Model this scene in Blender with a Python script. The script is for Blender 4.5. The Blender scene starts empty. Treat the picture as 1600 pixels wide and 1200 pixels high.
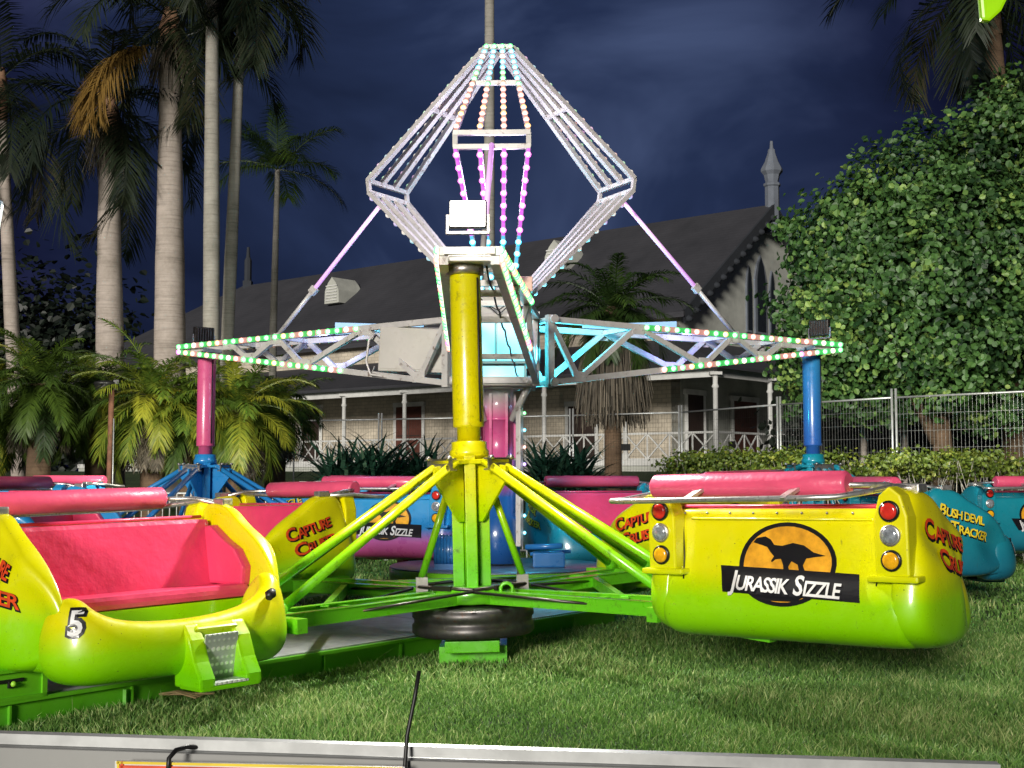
import bpy, bmesh, math, random
import numpy as np
from math import radians as R, sin, cos, pi
from mathutils import Vector, Matrix, Euler
from mathutils.bvhtree import BVHTree
random.seed(7); RNG = np.random.default_rng(7)
S = bpy.context.scene
COL = S.collection
CAMZ = 1.42; F = 1966.0; PITCH = math.atan(138 / F)

def P(px, py, d):
    """point at forward distance d seen at photo pixel (px,py) - used once, to measure real places"""
    u = (px - 800) / F; v = (600 - py) / F
    y = cos(PITCH) - v * sin(PITCH); z = sin(PITCH) + v * cos(PITCH)
    k = d / y
    return Vector((u * k, d, CAMZ + z * k))

# ------------------------------------------------------------------ materials
MATS = {}
def nmat(name):
    m = bpy.data.materials.new(name); m.use_nodes = True
    nt = m.node_tree; b = nt.nodes['Principled BSDF']
    MATS[name] = m
    return m, nt, b
def rgb(h):
    h = h.lstrip('#'); c = [int(h[i:i+2], 16) / 255 for i in (0, 2, 4)]
    return tuple(x / 12.92 if x < .04045 else ((x + .055) / 1.055) ** 2.4 for x in c) + (1,)
def noise(nt, scale, detail=4, rough=.6, coord='Object', vec=None):
    tc = nt.nodes.new('ShaderNodeTexCoord'); n = nt.nodes.new('ShaderNodeTexNoise')
    n.inputs['Scale'].default_value = scale; n.inputs['Detail'].default_value = detail; n.inputs['Roughness'].default_value = rough
    nt.links.new(vec if vec else tc.outputs[coord], n.inputs['Vector'])
    return n
def ramp(nt, fac, stops, interp='LINEAR'):
    r = nt.nodes.new('ShaderNodeValToRGB'); r.color_ramp.interpolation = interp
    e = r.color_ramp.elements
    while len(e) < len(stops): e.new(.5)
    for i, (p, c) in enumerate(stops):
        e[i].position = p; e[i].color = c if len(c) == 4 else tuple(c) + (1,)
    nt.links.new(fac, r.inputs['Fac']); return r
def mix(nt, fac, a, b, mode='MIX'):
    m = nt.nodes.new('ShaderNodeMix'); m.data_type = 'RGBA'; m.blend_type = mode
    if isinstance(fac, (int, float)): m.inputs[0].default_value = fac
    else: nt.links.new(fac, m.inputs[0])
    for s, v in ((6, a), (7, b)):
        if isinstance(v, tuple): m.inputs[s].default_value = v
        else: nt.links.new(v, m.inputs[s])
    return m.outputs[2]
def bump(nt, b, h, strength=.3, dist=.01):
    bp = nt.nodes.new('ShaderNodeBump'); bp.inputs['Strength'].default_value = strength; bp.inputs['Distance'].default_value = dist
    nt.links.new(h, bp.inputs['Height']); nt.links.new(bp.outputs[0], b.inputs['Normal'])
def simple(name, color, rough=.5, metal=0, coat=0, var=.15, scale=6, bumpy=0, dirt=None):
    m, nt, b = nmat(name)
    if isinstance(color, str): color = rgb(color)
    n = noise(nt, scale, 5)
    lo = tuple(c * (1 - var) for c in color[:3]) + (1,); hi = tuple(min(1, c * (1 + var)) for c in color[:3]) + (1,)
    r = ramp(nt, n.outputs['Fac'], [(.3, lo), (.7, hi)])
    out = r.outputs[0]
    if dirt:
        n2 = noise(nt, scale * 2.3, 8, .75)
        r2 = ramp(nt, n2.outputs['Fac'], [(.56, (0, 0, 0)), (.68, (1, 1, 1))])
        out = mix(nt, r2.outputs[0], out, dirt)
    nt.links.new(out, b.inputs['Base Color'])
    b.inputs['Roughness'].default_value = rough; b.inputs['Metallic'].default_value = metal
    b.inputs['Coat Weight'].default_value = coat; b.inputs['Coat Roughness'].default_value = .08
    if bumpy:
        n3 = noise(nt, scale * 4, 6, .7); bump(nt, b, n3.outputs['Fac'], bumpy, .01)
    return m
def gradpaint(name, stops, zlo, zhi, rough=.3, coat=.6, wob=.03, dirt=.35, dirtcol=(.05, .04, .02, 1), th=.60):
    """gloss paint sprayed from one colour to another up the object, with scuffs"""
    m, nt, b = nmat(name)
    tc = nt.nodes.new('ShaderNodeTexCoord'); sx = nt.nodes.new('ShaderNodeSeparateXYZ'); nt.links.new(tc.outputs['Object'], sx.inputs[0])
    n = noise(nt, 3, 3)
    ma = nt.nodes.new('ShaderNodeMath'); ma.operation = 'MULTIPLY_ADD'; nt.links.new(n.outputs['Fac'], ma.inputs[0]); ma.inputs[1].default_value = wob * 2; nt.links.new(sx.outputs['Z'], ma.inputs[2])
    mr = nt.nodes.new('ShaderNodeMapRange'); nt.links.new(ma.outputs[0], mr.inputs[0]); mr.inputs[1].default_value = zlo; mr.inputs[2].default_value = zhi
    r = ramp(nt, mr.outputs[0], stops)
    n2 = noise(nt, 14, 8, .8); r2 = ramp(nt, n2.outputs['Fac'], [(th, (0, 0, 0)), (th + .12, (dirt, dirt, dirt))])
    c = mix(nt, r2.outputs[0], r.outputs[0], dirtcol)
    mp = nt.nodes.new('ShaderNodeMapping'); mp.inputs['Scale'].default_value = (1, 1, .12); nt.links.new(tc.outputs['Object'], mp.inputs[0])
    ns = noise(nt, 38, 6, .75, vec=mp.outputs[0]); rs = ramp(nt, ns.outputs['Fac'], [(.64, (0, 0, 0)), (.72, (.55, .55, .55))]); c = mix(nt, rs.outputs[0], c, (.06, .05, .03, 1))
    nc = noise(nt, 75, 2, .5); rcp = ramp(nt, nc.outputs['Fac'], [(.735, (0, 0, 0)), (.75, (.8, .8, .8))]); c = mix(nt, rcp.outputs[0], c, (.03, .03, .03, 1))
    nt.links.new(c, b.inputs['Base Color'])
    n3 = noise(nt, 9, 5); r3 = ramp(nt, n3.outputs['Fac'], [(.3, (rough * .7,) * 3), (.75, (min(1, rough * 1.7),) * 3)])
    nt.links.new(r3.outputs[0], b.inputs['Roughness'])
    b.inputs['Coat Weight'].default_value = coat; b.inputs['Coat Roughness'].default_value = .12
    n4 = noise(nt, 4, 3); bump(nt, b, n4.outputs['Fac'], .12, .03)
    return m
def emis(name, color, strength, base=(.7, .7, .7, 1)):
    m, nt, b = nmat(name)
    b.inputs['Base Color'].default_value = base
    b.inputs['Emission Color'].default_value = color; b.inputs['Emission Strength'].default_value = strength
    b.inputs['Roughness'].default_value = .3
    return m
YEL = (.72, .66, .0, 1); LIME = (.24, .62, .0, 1); GRN = (.10, .45, .01, 1)
gradpaint('body_lime', [(0, (.16, .56, .0, 1)), (.40, (.30, .66, .0, 1)), (.60, (.70, .72, .0, 1)), (1, (.80, .74, .0, 1))], .35, 1.15)
gradpaint('cowl_lime', [(0, (.16, .56, .0, 1)), (.20, (.30, .66, .0, 1)), (.42, (.74, .70, .0, 1)), (1, (.84, .72, .0, 1))], .35, 1.15)
gradpaint('body_blue', [(0, (.75, .10, .22, 1)), (.35, (.55, .12, .42, 1)), (.55, (.02, .22, .55, 1)), (1, (.02, .30, .62, 1))], .35, 1.15)
gradpaint('body_teal', [(0, (.01, .12, .20, 1)), (.5, (.01, .20, .26, 1)), (1, (.01, .26, .34, 1))], .35, 1.15)
gradpaint('frame_lime', [(0, GRN), (.25, (.14, .55, .01, 1)), (.45, (.30, .66, .0, 1)), (.65, (.72, .70, .0, 1)), (1, (.75, .64, .0, 1))], .3, 1.9, dirt=.6, th=.55)
gradpaint('frame_blue', [(0, (.02, .12, .35, 1)), (.5, (.02, .20, .52, 1)), (1, (.02, .26, .60, 1))], .3, 1.9, dirt=.5)
gradpaint('frame_teal', [(0, (.01, .14, .22, 1)), (.5, (.01, .22, .30, 1)), (1, (.01, .28, .36, 1))], .3, 1.9, dirt=.5)
gradpaint('post_yellow', [(0, (.72, .62, .0, 1)), (1, (.66, .60, .0, 1))], 1.5, 3, rough=.28, dirt=.6, th=.56)
gradpaint('post_pink', [(0, (.72, .10, .24, 1)), (1, (.70, .12, .28, 1))], 1.5, 3, rough=.28)
gradpaint('post_blue', [(0, (.03, .10, .45, 1)), (1, (.03, .24, .50, 1))], 1.5, 3, rough=.28)
gradpaint('mast_paint', [(0, (.01, .07, .25, 1)), (.40, (.01, .10, .35, 1)), (.50, (.55, .08, .25, 1)), (.85, (.65, .10, .28, 1)), (1, (.6, .6, .6, 1))], .4, 2.35)
gradpaint('deck_green', [(0, (.06, .32, .01, 1)), (1, (.16, .55, .01, 1))], 0, .3, rough=.45, coat=.1, dirt=.7)
def vinyl(name, c):
    m = simple(name, c, .38, 0, .25, .12, 3)
    nt = m.node_tree; b = nt.nodes['Principled BSDF']
    n = noise(nt, 5, 4, .55); bump(nt, b, n.outputs['Fac'], .5, .03)
    return m
vinyl('vinyl_pink', (.72, .05, .14, 1)); vinyl('pad_pink', (.76, .09, .19, 1))
simple('chrome', (.72, .70, .68, 1), .34, .85, 0, .2, 20, dirt=(.12, .07, .04, 1))
simple('steel', (.38, .36, .34, 1), .4, .9, 0, .3, 12, dirt=(.14, .07, .03, 1))
simple('dark_metal', (.07, .065, .06, 1), .35, .8, 0, .3, 10, dirt=(.12, .06, .03, 1))
simple('wheel_metal', (.085, .08, .08, 1), .42, .8, 0, .4, 8, dirt=(.10, .05, .03, 1))
simple('black', (.012, .012, .012, 1), .45)
simple('galv', (.45, .46, .46, 1), .45, .6, 0, .2, 9)
simple('white_steel', (.56, .54, .52, 1), .38, .1, .1, .12, 5, dirt=(.18, .12, .09, 1))
simple('beige_steel', (.46, .44, .40, 1), .45, 0, .1, .12, 2, dirt=(.38, .35, .30, 1))
simple('peach', (.75, .50, .35, 1), .5)
simple('lens_red', (.65, .03, .02, 1), .2, 0, .6, .2, 30)
simple('lens_clear', (.35, .38, .42, 1), .15, .4, .8, .5, 60)
simple('lens_amber', (.85, .42, .01, 1), .2, 0, .6, .2, 30)
simple('orange_disc', (.80, .36, .02, 1), .4, 0, .2, .35, 9)
simple('decal_black', (.008, .008, .01, 1), .35, 0, .3)
simple('decal_white', (.75, .75, .75, 1), .4)
simple('decal_red', (.75, .07, .015, 1), .4, 0, .2, .35, 14)
simple('decal_orange', (.80, .20, .02, 1), .4, 0, .2, .3, 14)
simple('decal_yellow', (.80, .60, .03, 1), .4)
simple('decal_green', (.35, .70, .05, 1), .4)
emis('lamp_white', (1, .97, .9, 1), 14)
BULBC = {'white': (1, .80, .60), 'green': (.10, 1, .22), 'cyan': (.06, .75, 1), 'pink': (1, .16, .85), 'warm': (1, .35, .25), 'amber': (1, .55, .15), 'violet': (.5, .2, 1)}
def bulbmat(name, c):
    m, nt, b = nmat(name); b.inputs['Base Color'].default_value = (.15, .15, .15, 1)
    lw = nt.nodes.new('ShaderNodeLayerWeight'); lw.inputs[0].default_value = .5
    hot = tuple(.55 + .45 * x for x in c) + (1,)
    rr = ramp(nt, lw.outputs['Facing'], [(.10, hot), (.45, c + (1,))])
    nt.links.new(rr.outputs[0], b.inputs['Emission Color']); b.inputs['Emission Strength'].default_value = 2.2
for k, c in BULBC.items(): bulbmat('bulb_' + k, c)
for k, c in BULBC.items(): emis('dim_' + k, tuple(.3 + .7 * x for x in c) + (1,), .55, (.7, .7, .7, 1))
emis('strip_pink', (.75, .08, .95, 1), 1.0, (.3, .2, .3, 1)); emis('strip_cyan', (.02, .5, .95, 1), 1.0, (.2, .3, .3, 1)); emis('strip_green', (.01, .65, .10, 1), .6, (.1, .3, .12, 1)); emis('strip_warm', (.9, .36, .28, 1), .5, (.3, .2, .2, 1)); emis('fin_glow', (.12, .42, .85, 1), .7, (.4, .5, .6, 1))  # fin emission imitates light falling on it; arm strips imitate bulb halos
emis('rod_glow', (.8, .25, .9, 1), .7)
emis('cyan_lamp', (.05, .8, 1, 1), 1.6)

def checker_plate(name, c, rough=.35):
    m, nt, b = nmat(name)
    tc = nt.nodes.new('ShaderNodeTexCoord')
    def bars(rot, off):
        mp = nt.nodes.new('ShaderNodeMapping'); mp.inputs['Rotation'].default_value = (0, 0, rot); mp.inputs['Scale'].default_value = (22, 44, 22); mp.inputs['Location'].default_value = off
        nt.links.new(tc.outputs['Object'], mp.inputs['Vector'])
        v = nt.nodes.new('ShaderNodeTexVoronoi'); v.inputs['Randomness'].default_value = 0; v.inputs['Scale'].default_value = 1
        nt.links.new(mp.outputs[0], v.inputs['Vector'])
        return ramp(nt, v.outputs['Distance'], [(.22, (1, 1, 1)), (.36, (0, 0, 0))]).outputs[0]
    a = bars(R(45), (0, 0, 0)); c2 = bars(R(-45), (.5, .5, 0))
    mx = mix(nt, 1.0, a, c2, 'LIGHTEN')
    n = noise(nt, 5, 6, .7)
    base = ramp(nt, n.outputs['Fac'], [(.3, tuple(x * .55 for x in c)), (.7, c)])
    col = mix(nt, mx, base.outputs[0], tuple(min(1, x * 1.7) for x in c) + (1,))
    nt.links.new(col, b.inputs['Base Color']); b.inputs['Metallic'].default_value = .5; b.inputs['Roughness'].default_value = rough
    bump(nt, b, mx, .5, .004)
    return m
checker_plate('plate_grey', (.60, .62, .64), .5); checker_plate('plate_disc', (.22, .27, .34), .35)

def leafmat(name, dark, light, yellow=None, trans=.25, rough=.5):
    m, nt, b = nmat(name)
    at = nt.nodes.new('ShaderNodeAttribute'); at.attribute_name = 'tint'
    st = [(0, dark), (.6, light)]
    if yellow: st.append((1, yellow))
    r = ramp(nt, at.outputs['Fac'], st); nt.links.new(r.outputs[0], b.inputs['Base Color'])
    b.inputs['Roughness'].default_value = rough
    tr = nt.nodes.new('ShaderNodeBsdfTranslucent'); nt.links.new(r.outputs[0], tr.inputs[0])
    ms = nt.nodes.new('ShaderNodeMixShader'); ms.inputs[0].default_value = trans
    nt.links.new(b.outputs[0], ms.inputs[1]); nt.links.new(tr.outputs[0], ms.inputs[2])
    nt.links.new(ms.outputs[0], nt.nodes['Material Output'].inputs[0]); return m
leafmat('leaf_tree', (.014, .045, .014, 1), (.075, .17, .04, 1), (.30, .42, .10, 1))
leafmat('leaf_palm', (.025, .055, .01, 1), (.10, .17, .02, 1), (.34, .34, .03, 1))
leafmat('leaf_royal', (.006, .014, .007, 1), (.028, .042, .018, 1), (.10, .075, .04, 1))
leafmat('leaf_gold', (.12, .07, .02, 1), (.30, .18, .04, 1), (.42, .27, .07, 1))
leafmat('leaf_dead', (.035, .03, .022, 1), (.11, .09, .065, 1), (.24, .20, .15, 1), .1, .8)
leafmat('leaf_agave', (.008, .028, .018, 1), (.022, .07, .042, 1), (.08, .15, .09, 1), .05, .35)
leafmat('leaf_hedge', (.03, .06, .01, 1), (.12, .17, .02, 1), (.30, .32, .05, 1))
leafmat('leaf_far', (.003, .006, .004, 1), (.010, .018, .010, 1), (.02, .03, .015, 1), .1)
leafmat('grass_blade', (.06, .15, .03, 1), (.18, .36, .07, 1), (.52, .60, .24, 1), .3, .55)
def trunkmat(name, c, ring=26, bs=.4):
    m, nt, b = nmat(name)
    tc = nt.nodes.new('ShaderNodeTexCoord'); mp = nt.nodes.new('ShaderNodeMapping'); mp.inputs['Scale'].default_value = (.6, .6, ring / 1.6)
    nt.links.new(tc.outputs['Object'], mp.inputs[0])
    n = noise(nt, 1.6, 6, .65, vec=mp.outputs[0]); n2 = noise(nt, 1.3, 8, .75)
    a = ramp(nt, n.outputs['Fac'], [(.30, tuple(x * .6 for x in c)), (.46, c), (.8, tuple(min(1, x * 1.2) for x in c))])
    o = mix(nt, .6, a.outputs[0], ramp(nt, n2.outputs['Fac'], [(.35, (.35, .34, .30)), (.6, (1, 1, 1))]).outputs[0], 'MULTIPLY')
    nt.links.new(o, b.inputs['Base Color']); b.inputs['Roughness'].default_value = .85
    bump(nt, b, n.outputs['Fac'], bs, .03); return m
trunkmat('trunk_pale', (.42, .36, .32)); trunkmat('trunk_grey', (.34, .32, .28)); trunkmat('trunk_brown', (.16, .10, .06), 40, .8)
trunkmat('shaft_brown', (.22, .12, .07), 8)
simple('wood_rust', (.16, .07, .04, 1), .8, 0, 0, .4, 8)

def ground_mat():
    m, nt, b = nmat('soil_grass')
    n = noise(nt, .8, 6, .65); n2 = noise(nt, 30, 8, .8)
    a = ramp(nt, n.outputs['Fac'], [(.35, (.03, .065, .014)), (.6, (.07, .12, .028))])
    c = ramp(nt, n2.outputs['Fac'], [(.35, (.3, .3, .2)), (.65, (1, 1, 1))])
    nt.links.new(mix(nt, .8, a.outputs[0], c.outputs[0], 'MULTIPLY'), b.inputs['Base Color']); b.inputs['Roughness'].default_value = .95
    bump(nt, b, n2.outputs['Fac'], .8, .05); return m
ground_mat()
def wallmat(name, c, sc=.8, brick=False):
    m, nt, b = nmat(name)
    n = noise(nt, sc, 8, .7)
    a = ramp(nt, n.outputs['Fac'], [(.3, tuple(x * .6 for x in c)), (.65, c)])
    o = a.outputs[0]
    if brick:
        tc = nt.nodes.new('ShaderNodeTexCoord'); br = nt.nodes.new('ShaderNodeTexBrick'); br.inputs['Scale'].default_value = 1.6
        mp = nt.nodes.new('ShaderNodeMapping'); mp.inputs['Rotation'].default_value = (R(90), 0, 0)
        nt.links.new(tc.outputs['Object'], mp.inputs[0]); nt.links.new(mp.outputs[0], br.inputs[0])
        br.inputs['Color1'].default_value = (1, 1, 1, 1); br.inputs['Color2'].default_value = (.8, .8, .8, 1); br.inputs['Mortar'].default_value = (.5, .5, .5, 1)
        o = mix(nt, .7, o, br.outputs[0], 'MULTIPLY')
    nt.links.new(o, b.inputs['Base Color']); b.inputs['Roughness'].default_value = .9
    bump(nt, b, n.outputs['Fac'], .3, .03); return m
wallmat('stone_wall', (.68, .60, .48), .8, True); wallmat('gable_wall', (.52, .53, .48)); wallmat('rail_paint', (.72, .72, .70))
wallmat('pink_wall', (.34, .20, .16)); wallmat('dark_trim', (.03, .035, .045)); wallmat('pinnacle_stone', (.17, .19, .23))
def roofmat():
    m, nt, b = nmat('roof_tiles')
    tc = nt.nodes.new('ShaderNodeTexCoord'); w = nt.nodes.new('ShaderNodeTexWave'); w.bands_direction = 'Z'; w.inputs['Scale'].default_value = 2.2; w.inputs['Distortion'].default_value = .6
    nt.links.new(tc.outputs['Object'], w.inputs[0]); n = noise(nt, .5, 8, .7)
    a = ramp(nt, n.outputs['Fac'], [(.3, (.028, .029, .036)), (.7, (.052, .052, .062))])
    nt.links.new(mix(nt, .10, a.outputs[0], w.outputs[0], 'MULTIPLY'), b.inputs['Base Color']); b.inputs['Roughness'].default_value = .85
    bump(nt, b, w.outputs[0], .12, .03)
roofmat()
simple('door_red', (.10, .03, .02, 1), .6, 0, 0, .3, 3); simple('door_dark', (.035, .02, .016, 1), .6)
simple('glass_dark', (.02, .025, .03, 1), .15)
simple('barrier_grey', (.30, .30, .29, 1), .5, 0, 0, .15, 2)
simple('sign_white', (.65, .65, .63, 1), .5); simple('lime_plastic', (.35, .75, .0, 1), .35, 0, .4); simple('sky_plastic', (.25, .5, .7, 1), .4, 0, .3)
simple('straw', (.5, .36, .18, 1), .8)

# ------------------------------------------------------------------ objects
def tag(o, label, cat, group=None, kind=None):
    if label: o['label'] = label
    if cat: o['category'] = cat
    if group: o['group'] = group
    if kind: o['kind'] = kind
    return o
def empty(name, loc=(0, 0, 0), rot=(0, 0, 0), label=None, cat=None, group=None):
    o = bpy.data.objects.new(name, None); COL.objects.link(o); o.empty_display_size = .2
    o.location = loc; o.rotation_euler = rot
    return tag(o, label, cat, group)
def rotm(rot):
    return Euler(rot).to_matrix() if not isinstance(rot, Matrix) else rot
class MB:
    def __init__(s): s.v = []; s.f = []; s.m = []; s.mi = 0; s.sm = []; s.smooth = False
    def add(s, vs, fs, smooth=None):
        n = len(s.v); s.v += [tuple(v) for v in vs]; s.f += [tuple(i + n for i in f) for f in fs]
        s.m += [s.mi] * len(fs); s.sm += [s.smooth if smooth is None else smooth] * len(fs)
    def box(s, c, size, rot=None, ch=0):
        c = Vector(c); h = Vector(size) / 2; M = rotm(rot) if rot else Matrix.Identity(3)
        if ch:
            bm = bmesh.new(); bmesh.ops.create_cube(bm, size=1)
            for v in bm.verts: v.co = Vector((v.co.x * size[0], v.co.y * size[1], v.co.z * size[2]))
            bmesh.ops.bevel(bm, geom=bm.edges[:], offset=ch, segments=2, affect='EDGES', profile=.6)
            bm.verts.index_update()
            s.add([c + M @ v.co for v in bm.verts], [[v.index for v in f.verts] for f in bm.faces]); bm.free(); return
        vs = [c + M @ Vector((x * h.x, y * h.y, z * h.z)) for x in (-1, 1) for y in (-1, 1) for z in (-1, 1)]
        s.add(vs, [(0, 1, 3, 2), (4, 6, 7, 5), (0, 4, 5, 1), (2, 3, 7, 6), (0, 2, 6, 4), (1, 5, 7, 3)])
    def bar(s, a, b, w, h, up=(0, 0, 1)):
        a = Vector(a); b = Vector(b); d = (b - a); L = d.length; d.normalize()
        up = Vector(up); x = d.cross(up)
        if x.length < 1e-4: x = d.cross(Vector((0, 1, 0)))
        x.normalize(); z = x.cross(d)
        M = Matrix((x, d, z)).transposed()
        s.box((a + b) / 2, (w, L, h), M)
    def tube(s, pts, r, n=10, closed=False, cap=True):
        pts = [Vector(p) for p in pts]; rs = r if isinstance(r, (list, tuple)) else [r] * len(pts)
        vs = []; fs = []; prev = None; N = len(pts)
        for i, p in enumerate(pts):
            if closed: t = pts[(i + 1) % N] - pts[i - 1]
            else: t = pts[min(i + 1, N - 1)] - pts[max(i - 1, 0)]
            t.normalize()
            if prev is None:
                prev = t.orthogonal().normalized()
            x = (prev - t * prev.dot(t)); x = x.normalized() if x.length > 1e-6 else t.orthogonal().normalized(); prev = x; y = t.cross(x)
            for k in range(n):
                a = 2 * pi * k / n; vs.append(p + (x * cos(a) + y * sin(a)) * rs[i])
        for i in range(N if closed else N - 1):
            for k in range(n):
                j = (i + 1) % N
                fs.append((i * n + k, i * n + (k + 1) % n, j * n + (k + 1) % n, j * n + k))
        s.add(vs, fs, True)
        if cap and not closed:
            s.add(vs[:n], [tuple(range(n - 1, -1, -1))], False); s.add(vs[-n:], [tuple(range(n))], False)
    def lathe(s, prof, n=32, c=(0, 0, 0), axis='Z', smooth=True):
        vs = []; fs = []; c = Vector(c)
        for r, z in prof:
            for k in range(n):
                a = 2 * pi * k / n
                p = Vector((r * cos(a), r * sin(a), z))
                if axis == 'Y': p = Vector((p.x, -p.z, p.y))
                if axis == 'X': p = Vector((p.z, p.x, p.y))
                vs.append(c + p)
        for i in range(len(prof) - 1):
            for k in range(n): fs.append((i * n + k, i * n + (k + 1) % n, (i + 1) * n + (k + 1) % n, (i + 1) * n + k))
        s.add(vs, fs, smooth)
        s.add(vs[:n], [tuple(range(n - 1, -1, -1))], False); s.add(vs[-n:], [tuple(range(n))], False)
    def dome(s, c, r, d=(0, 0, 1), n=8, squash=1):
        d = Vector(d).normalized(); x = d.orthogonal().normalized(); y = d.cross(x); c = Vector(c); vs = []; fs = []
        rings = 3
        for i in range(rings):
            e = pi / 2 * i / rings
            for k in range(n):
                a = 2 * pi * k / n; vs.append(c + (x * cos(a) + y * sin(a)) * r * cos(e) + d * r * sin(e) * squash)
        vs.append(c + d * r * squash)
        for i in range(rings - 1):
            for k in range(n): fs.append((i * n + k, i * n + (k + 1) % n, (i + 1) * n + (k + 1) % n, (i + 1) * n + k))
        for k in range(n): fs.append(((rings - 1) * n + k, (rings - 1) * n + (k + 1) % n, rings * n))
        s.add(vs, fs, True)
    def prism(s, poly, h, M=None):
        """poly 2D, extruded h along z, then placed by 4x4 M"""
        M = M or Matrix.Identity(4); n = len(poly)
        vs = [M @ Vector((x, y, 0)) for x, y in poly] + [M @ Vector((x, y, h)) for x, y in poly]
        s.add(vs, [tuple(range(n - 1, -1, -1)), tuple(range(n, 2 * n))] + [(i, (i + 1) % n, n + (i + 1) % n, n + i) for i in range(n)])
    def build(s, name, mats, parent=None, subsurf=0, bevel=0):
        me = bpy.data.meshes.new(name); me.from_pydata(s.v, [], s.f); me.update()
        if not isinstance(mats, (list, tuple)): mats = [mats]
        for m in mats: me.materials.append(MATS[m])
        me.polygons.foreach_set('material_index', s.m); me.polygons.foreach_set('use_smooth', s.sm)
        bm = bmesh.new(); bm.from_mesh(me); bmesh.ops.remove_doubles(bm, verts=bm.verts, dist=1e-5)
        bmesh.ops.recalc_face_normals(bm, faces=bm.faces)
        if bevel:
            es = [e for e in bm.edges if len(e.link_faces) == 2 and e.calc_face_angle(0) > .6]
            bmesh.ops.bevel(bm, geom=es, offset=bevel, segments=2, affect='EDGES', profile=.6, clamp_overlap=True)
        if subsurf:
            bm.to_mesh(me)
        bm.to_mesh(me); bm.free()
        o = bpy.data.objects.new(name, me); COL.objects.link(o)
        if subsurf:
            md = o.modifiers.new('s', 'SUBSURF'); md.levels = subsurf; md.render_levels = subsurf
            dg = bpy.context.evaluated_depsgraph_get(); ev = o.evaluated_get(dg)
            me2 = bpy.data.meshes.new_from_object(ev); o.modifiers.clear(); o.data = me2
            for p in me2.polygons: p.use_smooth = True
        if parent: o.parent = parent
        return o
def leafobj(name, V, Fq, tint, mat, parent=None, tri=False):
    """V (n,3) array, faces consecutive quads/tris, tint one value per face"""
    k = 3 if tri else 4
    nf = len(V) // k
    me = bpy.data.meshes.new(name)
    me.vertices.add(len(V)); me.vertices.foreach_set('co', np.asarray(V, dtype=np.float32).ravel())
    me.loops.add(len(V)); me.loops.foreach_set('vertex_index', np.arange(len(V), dtype=np.int32))
    me.polygons.add(nf); me.polygons.foreach_set('loop_start', np.arange(0, nf * k, k, dtype=np.int32))
    me.update(calc_edges=True)
    at = me.attributes.new('tint', 'FLOAT', 'FACE'); at.data.foreach_set('value', np.asarray(tint, dtype=np.float32))
    me.materials.append(MATS[mat]); me.validate()
    o = bpy.data.objects.new(name, me); COL.objects.link(o)
    if parent: o.parent = parent
    return o
def copy_tree(o, parent=None):
    c = o.copy(); COL.objects.link(c); c.parent = parent
    if parent is None and 'label' in c: pass
    for ch in [x for x in COL.objects if x.parent == o]: copy_tree(ch, c)
    return c

# ------------------------------------------------------------------ lettering
def text_mesh(st, size=1.0, bold=.0, shear=0.0, spacing=1.0):
    cu = bpy.data.curves.new('t', 'FONT'); cu.body = st; cu.size = size; cu.offset = bold; cu.shear = shear; cu.space_character = spacing; cu.resolution_u = 3
    o = bpy.data.objects.new('t', cu); COL.objects.link(o)
    dg = bpy.context.evaluated_depsgraph_get(); dg.update()
    me = bpy.data.meshes.new_from_object(o.evaluated_get(dg))
    vs = [(v.co.x, v.co.y) for v in me.vertices]; fs = [tuple(p.vertices) for p in me.polygons]
    bpy.data.objects.remove(o); bpy.data.curves.remove(cu); bpy.data.meshes.remove(me)
    return vs, fs
def text_line(pieces, bold=.0, shear=0.0, gap=.06, spacing=1.0):
    """pieces [(string,size)] set side by side on one baseline; returns verts, faces, width"""
    V = []; Fc = []; x = 0
    for st, sz in pieces:
        if st == ' ': x += sz * .3; continue
        vs, fs = text_mesh(st, sz, bold * sz, shear, spacing)
        if not vs: continue
        mn = min(v[0] for v in vs); mx = max(v[0] for v in vs)
        n = len(V); V += [(v[0] - mn + x, v[1]) for v in vs]; Fc += [tuple(i + n for i in f) for f in fs]
        x += mx - mn + gap * sz
    return V, Fc, x
def decal(name, V, Fc, mat, parent, O, Rt, Up, bvh, off, maxedge=.05, flip=None):
    """lay a flat 2D mesh onto a curved body, like vinyl film"""
    O = Vector(O); Rt = Vector(Rt).normalized(); Up = Vector(Up).normalized(); N = Rt.cross(Up).normalized()
    bm = bmesh.new(); vv = [bm.verts.new((x, y, 0)) for x, y in V]
    for f in Fc:
        try: bm.faces.new([vv[i] for i in f])
        except ValueError: pass
    bmesh.ops.triangulate(bm, faces=bm.faces[:])
    for _ in range(4):
        es = [e for e in bm.edges if e.calc_length() > maxedge]
        if not es: break
        bmesh.ops.subdivide_edges(bm, edges=es, cuts=1); bmesh.ops.triangulate(bm, faces=bm.faces[:])
    for v in bm.verts:
        p = O + Rt * v.co.x + Up * v.co.y
        h, nn, _, _ = bvh.ray_cast(p + N * .5, -N, 1.2)
        v.co = (h if h else p) + N * off
    me = bpy.data.meshes.new(name); bm.to_mesh(me); bm.free(); me.materials.append(MATS[mat])
    o = bpy.data.objects.new(name, me); COL.objects.link(o); o.parent = parent
    return o
def disc2(r, n=40, cx=0, cy=0): return [(cx + r * cos(2 * pi * i / n), cy + r * sin(2 * pi * i / n)) for i in range(n)], [tuple(range(n))]
def ring2(r0, r1, n=40):
    v = [(r0 * cos(2 * pi * i / n), r0 * sin(2 * pi * i / n)) for i in range(n)] + [(r1 * cos(2 * pi * i / n), r1 * sin(2 * pi * i / n)) for i in range(n)]
    return v, [(i, (i + 1) % n, n + (i + 1) % n, n + i) for i in range(n)]
def shift(vs, dx, dy, rot=0, s=1): return [(s * (x * cos(rot) - y * sin(rot)) + dx, s * (x * sin(rot) + y * cos(rot)) + dy) for x, y in vs]

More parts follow.
